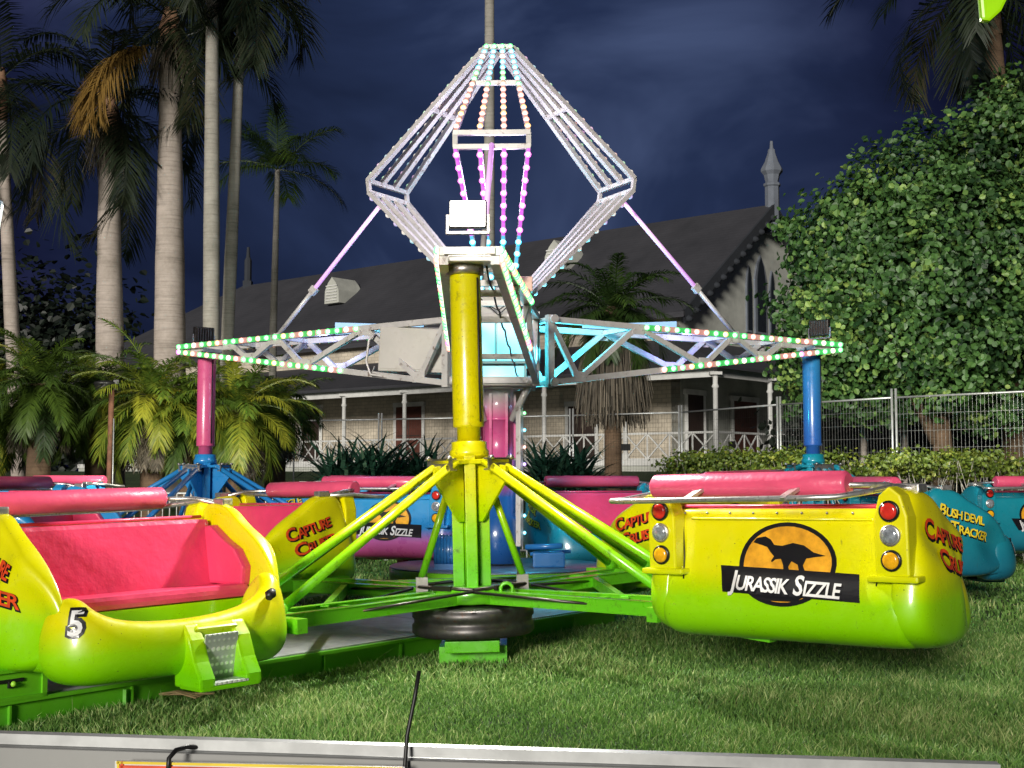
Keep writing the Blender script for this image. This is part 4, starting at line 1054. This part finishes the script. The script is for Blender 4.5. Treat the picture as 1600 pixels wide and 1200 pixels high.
blobs = [bl(1290, 400, 70, .5, .9), bl(1270, 480, 80, .8), bl(1350, 330, 80, 0), bl(1440, 290, 90, -.3), bl(1540, 250, 100, 0), bl(1640, 240, 130, 0), bl(1340, 450, 100, 0), bl(1440, 420, 120, -.6), bl(1560, 400, 130, -.6), bl(1660, 430, 140, -.4),
         bl(1300, 550, 80, .2, .8), bl(1400, 540, 100, -.2, .9), bl(1500, 540, 110, -.6, .9), bl(1600, 550, 110, -.6, .9), bl(1250, 560, 55, .9), bl(1590, 160, 70, .3), bl(1225, 350, 28, .4), bl(1560, 210, 60, -.2), bl(1400, 620, 50, .6), bl(1700, 560, 110, 0), bl(1475, 480, 190, 1.2, .8), bl(1290, 615, 60, .5, .7), bl(1360, 630, 60, .2, .6), bl(1470, 620, 80, -.2, .6), bl(1560, 625, 80, -.3, .6), bl(1650, 620, 80, -.3, .6), bl(1330, 380, 90, .3), bl(1500, 330, 110, -.4)]
leaf_cloud('crown', blobs, 66000, .115, 'leaf_tree', root, (.38, .22), .5, .45, 44, .13)
m = MB()
for bx, k in ((1350, 0), (1500, 1), (1600, 2), (1420, 3)):
    q = P(bx, 430, d) - Vector((b.x, d, bz)); m.tube([(random.uniform(-.1, .1), 0, 1.2 + .2 * k), (q.x * .5, .1, q.z * .6), (q.x, 0, q.z)], [.11, .08, .03], 8)
m.tube([(0, 0, 0), (.05, 0, 1), (0, 0, 2.2)], [.24, .18, .13], 12); m.build('trunk', 'trunk_brown', root)
o = empty('dark_shrub', (10, 31, float(gz(10, 31))), (0, 0, 0), 'black shrubbery filling the gap below the leafy tree behind the mesh fence', 'shrub')
leaf_cloud('foliage', [(x, RNG.uniform(-.5, .5), 1.2, 1.6, 1.7) for x in np.linspace(-2.0, 6, 8)], 16000, .22, 'leaf_far', o, (.4, .25), .2, .3, 24, .35)
# pale stems seen under its crown
for px, lab in ((1348, 'thin pale tree stem behind the fence, left of the fence joint'), (1412, 'pale forked tree stem behind the fence joint'), (1466, 'straight brownish tree stem behind the mesh fence')):
    q = P(px, 738, 24.5); z0 = float(gz(q.x, 24.5)); H = P(px, 600, 24.5).z - z0
    o = trunk('tree_stem', 'trunk_pale' if px < 1450 else 'wood_rust', None, [(0, 0, 0), (.03, 0, H * .5), (.0, 0, H + .6)], [.07, .06, .05]); o.location = (q.x, 24.5, z0)
    tag(o, lab, 'tree', 'thin stems behind the fence')

# strap-leaved clumps
def strapclump(px, py, d, wpx, n, L, label, mat='leaf_agave', tint=(.35, .25)):
    b = P(px, py, d); bz = float(gz(b.x, d)); bz = min(bz, b.z)
    Vs = []; T = []; R0 = wpx / F * d / 2
    for i in range(int(n * 1.9)):
        az = RNG.uniform(0, 2 * pi); el = RNG.uniform(.0, 1.35); ln = L * RNG.uniform(.7, 1.15); bx = RNG.uniform(-.6, .6) * R0; by = RNG.uniform(-.4, .4) * R0
        p = np.array([bx, by, RNG.uniform(.05, .45) * L]); e = el; w = .035 * RNG.uniform(.7, 1.2); sd = np.array([-sin(az), cos(az), 0]); prev = p; K = 4
        for j in range(K):
            q = prev + np.array([cos(az) * cos(e), sin(az) * cos(e), sin(e)]) * ln / K; e -= .28
            w0 = w * (1, 1.1, .9, .55)[j]; w1 = w * (1.1, .9, .55, .06)[j]
            Vs.append(np.stack([prev - sd * w0, prev + sd * w0, q + sd * w1, q - sd * w1])); prev = q
        t = np.clip(RNG.normal(*tint), 0, 1); T += [t] * K
    o = leafobj('strap_plant', np.concatenate(Vs), None, np.array(T), mat); o.location = (b.x, d, bz + .0)
    tag(o, label, 'plant', 'dark strap leaved clumps'); return o
strapclump(560, 748, 22.6, 150, 260, 1.25, 'dark strap leaved clump between the date palms and the yellow frame')
strapclump(650, 752, 23.3, 130, 220, 1.15, 'dark strap leaved clump half behind the yellow clamp')
strapclump(500, 755, 22.0, 60, 70, .75, 'small dark clump at the left end of the strap leaved row')
strapclump(878, 745, 22.8, 130, 300, 1.15, 'dark strap leaved clump right of the pink mast')
strapclump(715, 755, 22.3, 70, 90, .9, 'dark clump directly behind the yellow column')
strapclump(425, 765, 21.6, 70, 80, .7, 'grey spiky clump above the blue braces', tint=(.75, .2))
strapclump(640, 770, 21.3, 40, 26, .85, 'single upright dark agave by the far lap bar')
# hedge
for (px, d, wpx, hpx, lab) in ((1350, 20.4, 260, 40, 'low yellow green hedge before the mesh fence, right of the blue post'), (1540, 19.2, 250, 42, 'low yellow green hedge at the right edge'), (1150, 21.6, 170, 26, 'dim low hedge left of the blue post')):
    b = P(px, 720, d); root = empty('hedge', (b.x, d, 0), (0, 0, 0), lab, 'hedge', 'hedges along the fence')
    w = wpx / F * d / 2; zt = P(px, 705, d).z
    blobs = [(x, RNG.uniform(-.2, .2), zt - .22 + RNG.uniform(-.05, .05), .45, .24) for x in np.linspace(-w, w, 9)]
    leaf_cloud('foliage', blobs, 5200, .06, 'leaf_hedge', root, (.5, .25), .1, .4)
    m = MB()
    for i in range(70):
        x = random.uniform(-w, w); y = random.uniform(-.25, .25); m.tube([(x, y, 0), (x + random.uniform(-.15, .15), y, zt * .5), (x + random.uniform(-.35, .35), y + random.uniform(-.2, .2), zt - .15)], [.012, .01, .005], 5, cap=False)
    m.build('twigs', 'trunk_grey', root)

# mesh fence
FP = [(10.2, 17.0), (8.3, 18.9), (6.35, 20.9), (4.9, 23.1), (3.5, 26.1), (1.3, 27.5), (-.9, 28.6), (-3.1, 29.6), (-5.3, 30.4)]
flabs = ['mesh fence panel beyond the right edge of the picture', 'tall mesh fence panel at the right edge', 'tall mesh fence panel right of the blue post', 'tall mesh fence panel behind the blue post', 'tall mesh fence panel before the verandah corner', 'mesh fence panel behind the skirted palm', 'mesh fence panel behind the pink mast', 'mesh fence panel before the red doors', 'mesh fence panel before the dark doorway']
for i in range(len(FP) - 1):
    a = Vector(FP[i]); b = Vector(FP[i + 1]); z0 = max(0, float(gz(a.x, (a.y + b.y) / 2))) + .05; zt = 2.66
    L = (b - a).length - .08; root = empty('fence_panel', ((a.x + b.x) / 2, (a.y + b.y) / 2, z0), (0, 0, math.atan2(b.y - a.y, b.x - a.x)), flabs[i], 'fence', 'temporary mesh fence panels')
    h = zt - z0; m = MB(); m.tube([(-L / 2, 0, -.05), (-L / 2, 0, h + .15)], .022, 8); m.tube([(L / 2, 0, -.05), (L / 2, 0, h + .15)], .022, 8); m.tube([(-L / 2, 0, h), (L / 2, 0, h)], .018, 8); m.tube([(-L / 2, 0, .1), (L / 2, 0, .1)], .018, 8); m.build('frame', 'galv', root)
    m = MB(); n = int(L / .065); wt = .0028
    for k in range(1, n): m.box((-L / 2 + L * k / n, 0, h / 2 + .05), (wt, wt, h - .1))
    for k in range(1, 9): m.box((0, .004, .1 + (h - .1) * k / 9), (L, wt, wt))
    m.build('mesh_wires', 'galv' if i < 3 else 'dark_metal', root)
    for zz, s in ((.3, -1),):
        m = MB(); m.box((s * L / 2, 0, .03), (.24, .5, .10), None, .02); m.build('foot_block', 'black', root)
    if i in (2, 3, 4):
        m = MB(); m.box((random.uniform(-.6, .6), -.02, h * .62), (.22, .006, .14)); sgn = m.build('maker_plate', 'black', root)

# lamp on a rusty pole
b = P(167, 738, 20.9); root = empty('lamp_post', (b.x, 20.9, 0), (0, 0, 0), 'black round lamp head on a rusty pole among the date palms', 'lamp post')
H = P(167, 600, 20.9).z; m = MB(); m.tube([(.03, 0, 0), (.05, 0, H)], .045, 10); m.build('pole', 'wood_rust', root)
m = MB(); m.dome((-.05, -.05, H - .02), .17, (0, 0, -1), 16, .9); m.lathe([(.17, 0), (.18, .02), (.17, .05), (.08, .07)], 20, (-.05, -.05, H - .02)); m.box((.14, -.02, H + .03), (.1, .1, .08), None, .01); m.build('lamp_head', 'black', root)
m = MB(); m.tube([(.12, -.05, 0), (.11, -.05, H * .8)], .012, 6); m.build('conduit', 'galv', root)
# flagpole behind the crown
b = P(764, 738, 24); bz = float(gz(b.x, 24)); m = MB(); m.tube([(0, 0, 0), (0, 0, 5), (0, 0, 14)], [.12, .11, .08], 12); o = m.build('tall_pole', 'trunk_grey'); o.location = (b.x, 24, bz); tag(o, 'tall plain grey pole rising behind the lit crown', 'pole')

# ------------------------------------------------------------------ the chapel-like building
K = 1.3
e = Vector((-.76, .65, 0)); nl = Vector((-.65, -.76, 0)); g = Vector((.76, -.65, 0)); gi = Vector((.65, .76, 0))
C0 = Vector((4.85 * K, 36.2 * K, 0)); ZE = 7.75; ZR = 12.55; ZF = 1.75; HW = 5.0 * K; LN = 27 * K
bd = empty('chapel_building', C0, (0, 0, 0), 'long pale building with verandah, steep grey roof, gable and stone pinnacle', 'building')
def Q(a, b, z): return e * a + gi * b + Vector((0, 0, z))   # a along length, b across, from C0
m = MB()
def quad(m, *p): m.add(p, [tuple(range(len(p)))])
# walls
m.add([Q(0, 0, ZF), Q(LN, 0, ZF), Q(LN, 0, ZE), Q(0, 0, ZE), Q(0, .4, ZF), Q(LN, .4, ZF), Q(LN, .4, ZE), Q(0, .4, ZE)], [(0, 1, 2, 3), (7, 6, 5, 4), (0, 3, 7, 4), (1, 5, 6, 2), (3, 2, 6, 7), (0, 4, 5, 1)])
m.build('long_wall', 'stone_wall', bd)
m = MB()
gp = [Q(0, .0, ZF), Q(0, 2 * HW, ZF), Q(0, 2 * HW, ZE), Q(0, HW, ZR - .1), Q(0, 0, ZE)]; gq = [p + e * .4 for p in gp]
m.add([p - e * .002 for p in gp] + gq, [(0, 1, 2, 3, 4), (9, 8, 7, 6, 5)] + [(i, (i + 1) % 5, 5 + (i + 1) % 5, 5 + i) for i in range(5)]); gw = m.build('gable_wall', 'gable_wall', bd)
# lancet windows
def lancet(b0, z0, w, h, parent):
    pts = [(-w, 0), (w, 0), (w, h * .7), (w * .6, h * .88), (0, h), (-w * .6, h * .88), (-w, h * .7)]
    for sc, mt, pr, nm in ((1.5, 'pinnacle_stone', .08, 'window_frame'), (1.0, 'glass_dark', .11, 'pane')):
        m = MB(); v = [Q(0, b0 + x * sc, z0 + (y if sc == 1 else y * 1.06 - .1)) + g * pr for x, y in pts]; v2 = [p - g * pr for p in v]; n = len(v)
        m.add(v + v2, [tuple(range(n))] + [(i, (i + 1) % n, n + (i + 1) % n, n + i) for i in range(n)]); o = m.build(nm, mt, parent)
win = empty('window'); win.parent = bd; 
lancet(HW * .93, 7.2, .32, 3.1, win); 
for bb in (HW * .93 - .95, HW * .93 + .95): lancet(bb, 7.2, .14, 2.6, win)
# roof
m = MB(); oh = .5
def slab(pts, t, mm):
    n = len(pts); lo = [p - Vector((0, 0, t)) for p in pts]; mm.add(pts + lo, [tuple(range(n)), tuple(range(2 * n - 1, n - 1, -1))] + [(i, (i + 1) % n, n + (i + 1) % n, n + i) for i in range(n)])
sl = (ZR - ZE) / HW
slab([Q(-oh, -.5, ZE - .5 * sl), Q(LN + 8, -.5, ZE - .5 * sl), Q(LN, HW, ZR), Q(-oh, HW, ZR)], .2, m)
slab([Q(-oh, HW, ZR), Q(LN, HW, ZR), Q(LN, 2 * HW + .5, ZE - .5 * sl), Q(-oh, 2 * HW + .5, ZE - .5 * sl)], .2, m)
rf = m.build('roof', 'roof_tiles', bd)
m = MB()
for s in (-1, 1):
    a = Q(-oh - .06, HW, ZR + .05); b = Q(-oh - .06, HW + s * (HW + .5), ZE - .5 * sl + .05); dn = Vector((0, 0, -.5))
    m.add([a, b, b + dn, a + dn, a + e * .1, b + e * .1, b + dn + e * .1, a + dn + e * .1], [(0, 1, 2, 3), (7, 6, 5, 4), (0, 4, 5, 1), (3, 2, 6, 7)])
    for i in range(14):
        f = (i + .5) / 14; c = a.lerp(b, f) + dn * 1.1; m.lathe([(.01, -.08), (.17, 0), (.16, .1), (.01, .2)], 8, c)
m.build('bargeboard', 'dark_trim', bd)
for (aa, bb) in ((6.5 * K, .55), (17.5 * K, .5)):
    z = ZE + sl * HW * bb; c = Q(aa, HW * bb, z); m = MB()
    pts = [(-.55, -.1), (.55, -.1), (.52, .55), (.3, .95), (0, 1.25), (-.3, .95), (-.52, .55)]
    v = [c + e * -x + nl * .55 + Vector((0, 0, y + .0)) for x, y in pts]; v2 = [p - nl * 1.6 for p in v]; n = len(v)
    m.add(v + v2, [tuple(range(n))] + [(i, (i + 1) % n, n + (i + 1) % n, n + i) for i in range(n)])
    vt = m.build('roof_vent', 'gable_wall', bd)
    m = MB()
    for i in range(6): m.bar(c + nl * .58 + e * .42 + Vector((0, 0, .05 + i * .15)), c + nl * .58 - e * .42 + Vector((0, 0, .05 + i * .15)), .03, .05)
    m.build('louvre', 'rail_paint', vt)
m = MB(); m.lathe([(.30, -1.2), (.30, 0), (.30, .75), (.36, .80), (.36, .88), (.27, .95), (.34, 1.25), (.46, 1.4), (.46, 1.5), (.30, 1.8), (.16, 2.2), (.15, 2.32), (.08, 2.4), (.06, 2.7)], 8, Q(-.35, HW + .1, ZR), smooth=False); m.build('pinnacle', 'pinnacle_stone', bd)
m = MB(); m.lathe([(.22, -.5), (.22, 1.5), (.12, 1.7), (.08, 2.3)], 8, Q(LN - .5, HW, ZR), smooth=False); m.box(Q(LN - .5, HW, ZR), (.5, .5, .5)); m.build('finial', 'dark_trim', bd)
# verandah
VW = 3.9; ZV = 4.95
m = MB(); slab([Q(-VW - .4, -VW - .4, ZV), Q(LN, -VW - .4, ZV), Q(LN, 0, ZE - 1.3), Q(0, 0, ZE - 1.3)], .12, m); slab([Q(-VW - .4, -VW - .4, ZV), Q(0, 0, ZE - 1.3), Q(0, 2 * HW, ZE - 1.3), Q(-VW - .4, 2 * HW + 1, ZV)], .12, m); m.build('verandah_roof', 'roof_tiles', bd)
m = MB(); m.bar(Q(-VW, -VW, ZV - .22), Q(LN, -VW, ZV - .22), .12, .3); m.bar(Q(-VW, -VW, ZV - .22), Q(-VW, 2 * HW, ZV - .22), .12, .3); m.build('fascia', 'rail_paint', bd)
m = MB(); m.add([Q(-VW - .1, -VW - .1, ZF), Q(LN, -VW - .1, ZF), Q(LN, 2 * HW, ZF), Q(-VW - .1, 2 * HW, ZF), Q(-VW - .1, -VW - .1, .2), Q(LN, -VW - .1, .2), Q(LN, 2 * HW, .2), Q(-VW - .1, 2 * HW, .2)], [(0, 1, 2, 3), (0, 4, 5, 1), (0, 3, 7, 4)]); m.build('verandah_base', 'gable_wall', bd)
m = MB(); m.bar(Q(-VW - .12, -VW - .12, ZF), Q(LN, -VW - .12, ZF), .1, .2); m.bar(Q(-VW - .12, -VW - .12, ZF), Q(-VW - .12, 2 * HW, ZF), .1, .2); m.build('floor_edge', 'rail_paint', bd)
def vpost(p):
    m = MB(); m.lathe([(.14, 0), (.14, .3), (.085, .35), (.085, 2.45), (.13, 2.5), (.085, 2.6), (.085, 2.9)], 12, p); m.box(p + Vector((0, 0, 2.94)), (.4, .4, .1))
    m.build('post', 'rail_paint', bd)
ps_l = [Q(a, -VW, ZF) for a in np.arange(-VW, LN - 1, 3.65)]; ps_g = [Q(-VW, b, ZF) for b in np.arange(-VW + 3.65, 2 * HW, 3.65)]
for p in ps_l + ps_g: vpost(p)
def rail(p, q):
    m = MB(); z1 = Vector((0, 0, .12)); z2 = Vector((0, 0, 1.0)); m.bar(p + z2, q + z2, .09, .07); m.bar(p + z1, q + z1, .07, .06); n = 4
    for i in range(n):
        a = p.lerp(q, i / n); b = p.lerp(q, (i + 1) / n); m.bar(a + z1, b + z2, .035, .045); m.bar(a + z2, b + z1, .035, .045)
        if i: m.bar(a + z1, a + z2, .05, .05, (1, 0, 0))
    m.build('railing', 'rail_paint', bd)
for a, b in zip(ps_l[:-1], ps_l[1:]): rail(a, b)
gl = [ps_l[0]] + ps_g
for a, b in zip(gl[:-1], gl[1:]): rail(a, b)
def door(a0, w, h, mt, side=0):
    m = MB()
    if side == 0:
        c = Q(a0, -.06, ZF + h / 2); m.bar(c - e * w / 2, c + e * w / 2, .1, h); fr = m.build('door', mt, bd)
        m = MB()
        for s in (-1, 1): cc = c + e * s * (w / 2 + .09) + nl * .02; m.bar(cc - Vector((0, 0, h / 2)), cc + Vector((0, 0, h / 2)), .16, .14, (1, 0, 0))
        cc = c + Vector((0, 0, h / 2 + .1)) + nl * .02; m.bar(cc - e * (w / 2 + .17), cc + e * (w / 2 + .17), .14, .2); m.build('door_frame', 'rail_paint', fr)
        m = MB(); 
        for k2 in range(3): m.bar(c + nl * .055 - e * (w / 2 - .1) + Vector((0, 0, -h * .3 + k2 * h * .3)), c + nl * .055 + e * (w / 2 - .1) + Vector((0, 0, -h * .3 + k2 * h * .3)), .02, .06)
        m.bar(c + nl * .056 - Vector((0, 0, h * .42)), c + nl * .056 + Vector((0, 0, h * .42)), .06, .02, (1, 0, 0)); m.build('door_panel', 'door_dark', fr)
    else:
        c = Q(-.06, a0, ZF + h / 2); m.bar(c - gi * w / 2, c + gi * w / 2, .1, h); fr = m.build('door', mt, bd)
        m = MB()
        for s in (-1, 1): cc = c + gi * s * (w / 2 + .08) + g * .02; m.bar(cc - Vector((0, 0, h / 2)), cc + Vector((0, 0, h / 2)), .15, .13, (1, 0, 0))
        cc = c + Vector((0, 0, h / 2 + .1)) + g * .02; m.bar(cc - gi * (w / 2 + .17), cc + gi * (w / 2 + .17), .14, .2); m.build('door_frame', 'rail_paint', fr)
for a0, w, h, mt in ((14.3, 1.6, 2.6, 'door_red'), (10.2, 1.0, 2.4, 'door_dark'), (21.0, 1.3, 2.7, 'door_dark'), (4.6, 1.3, 2.3, 'door_dark'), (28, 1.4, 2.6, 'door_dark')): door(a0, w, h, mt)
for b0, w, h, mt in ((.9, 1.1, 2.6, 'door_dark'), (4.6, 1.8, 2.5, 'door_red'), (9.5, 1.5, 2.6, 'door_dark')): door(b0, w, h, mt, 1)
m = MB(); m.bar(Q(23, -.02, ZF + 1.5), Q(27, -.02, ZF + 1.5), .05, 3.0); m.build('pink_panel', 'pink_wall', bd)

# far dark tree masses
far = empty('far_trees', (0, 0, 0)); tag(far, 'black mass of distant trees behind the palms and the building', 'trees', None, 'stuff')
bl2 = [(x, 84 + RNG.uniform(-3, 3), RNG.uniform(5, 9), RNG.uniform(4, 6), RNG.uniform(5, 8)) for x in np.linspace(-46, -27, 10)] + [(x, 84, 6, 6, 8) for x in np.linspace(26, 50, 6)]
far2 = leaf_cloud('far_trees_foliage', bl2, 40000, .55, 'leaf_far', None, (.4, .25), .2, .2, 24, 1.2); bpy.data.objects.remove(far); far2.name = 'far_trees'; tag(far2, 'black mass of distant trees behind the palms and the building', 'trees', None, 'stuff')

# ------------------------------------------------------------------ sky, light, camera
w = bpy.data.worlds.new('World'); S.world = w; w.use_nodes = True; nt = w.node_tree; bg = nt.nodes['Background']
tc = nt.nodes.new('ShaderNodeTexCoord')
mp = nt.nodes.new('ShaderNodeMapping'); mp.inputs['Scale'].default_value = (1, 1, 1.5); nt.links.new(tc.outputs['Generated'], mp.inputs[0])
n = noise(nt, 4.2, 5, .5, vec=mp.outputs[0]); n.inputs['Distortion'].default_value = .6
cl = ramp(nt, n.outputs['Fac'], [(.34, (.005, .0065, .024)), (.52, (.011, .014, .050)), (.70, (.032, .036, .105))])
vd = nt.nodes.new('ShaderNodeVectorMath'); vd.operation = 'DOT_PRODUCT'; nt.links.new(tc.outputs['Generated'], vd.inputs[0]); vd.inputs[1].default_value = Vector((-.03, .95, .27)).normalized()
mr = nt.nodes.new('ShaderNodeMapRange'); mr.interpolation_type = 'SMOOTHSTEP'; nt.links.new(vd.outputs['Value'], mr.inputs[0]); mr.inputs[1].default_value = .92; mr.inputs[2].default_value = .995
glow = mix(nt, mr.outputs[0], (.42, .36, .46, 1), (1.7, 2.2, 1.6, 1))
sky = mix(nt, 1.0, cl.outputs[0], glow, 'MULTIPLY')
nt.links.new(sky, bg.inputs[0]); bg.inputs[1].default_value = 1.0
fair_floods = bpy.data.lights.new('fair_floods', 'SUN'); fair_floods.energy = 3.5; fair_floods.angle = R(12); fair_floods.color = (1, .95, .86)  # sun lamp standing in for unseen fairground floods behind the camera
so = bpy.data.objects.new('fair_floods', fair_floods); COL.objects.link(so); so.rotation_euler = Vector((.30, .93, -.22)).to_track_quat('-Z', 'Y').to_euler()
def spot(name, loc, to, energy, color, size=130, blend=.6, rad=.12):
    l = bpy.data.lights.new(name, 'SPOT'); l.energy = energy; l.color = color; l.spot_size = R(size); l.spot_blend = blend; l.shadow_soft_size = rad
    o = bpy.data.objects.new(name, l); COL.objects.link(o); o.location = loc; o.rotation_euler = (Vector(to) - Vector(loc)).to_track_quat('-Z', 'Y').to_euler(); return o
def point(name, loc, energy, color, rad=.1):
    l = bpy.data.lights.new(name, 'POINT'); l.energy = energy; l.color = color; l.shadow_soft_size = rad
    o = bpy.data.objects.new(name, l); COL.objects.link(o); o.location = loc; return o
spot('front_flood_light', (fl.x, fp.y - .12, fl.z + .12), (fl.x, 4.5, 0), 1200, (1, .97, .88), 140)
spot('left_flood_light', lp + Vector((-.1, .12, .2)), (-8, 22, 1.5), 800, (1, .98, .80), 150)
spot('right_flood_light', rp + Vector((.1, .12, .2)), (8, 22.5, 3.5), 900, (1, .98, .80), 150)
point('hub_cyan_light', HUB + Vector((.6, .38, 2.8)), 110, (.05, .75, 1), .08)
point('hub_cyan_light_b', HUB + Vector((-.6, .45, 2.85)), 40, (.05, .75, 1), .08)
point('arm_violet_light', HUB + Vector((2.3, 1.22, 2.95)), 14, (.35, .35, 1), .06)  # added pair of point lights, no fixture, for a violet cast on the arms
point('arm_violet_fill_b', HUB + Vector((-2.2, 1.4, 2.95)), 10, (.4, .45, 1), .06)
point('crown_light', HUB + Vector((0, -1.15, 4.6)), 22, (.75, .45, 1), .2)
point('crown_core_fill', HUB + Vector((0, .1, 4.7)), 110, (.85, .82, 1), .3)  # added inside the crown to brighten its inner sides, in place of bulb light
cam = bpy.data.cameras.new('camera'); cam.sensor_width = 36; cam.lens = F / 1600 * 36; cam.clip_end = 1500; cam.clip_start = .05
co = bpy.data.objects.new('camera', cam); COL.objects.link(co); co.location = (0, 0, CAMZ); co.rotation_euler = (R(90) + PITCH, 0, 0); S.camera = co
S.view_settings.view_transform = 'Standard'; S.view_settings.look = 'None'; S.view_settings.exposure = 0; S.view_settings.gamma = 1
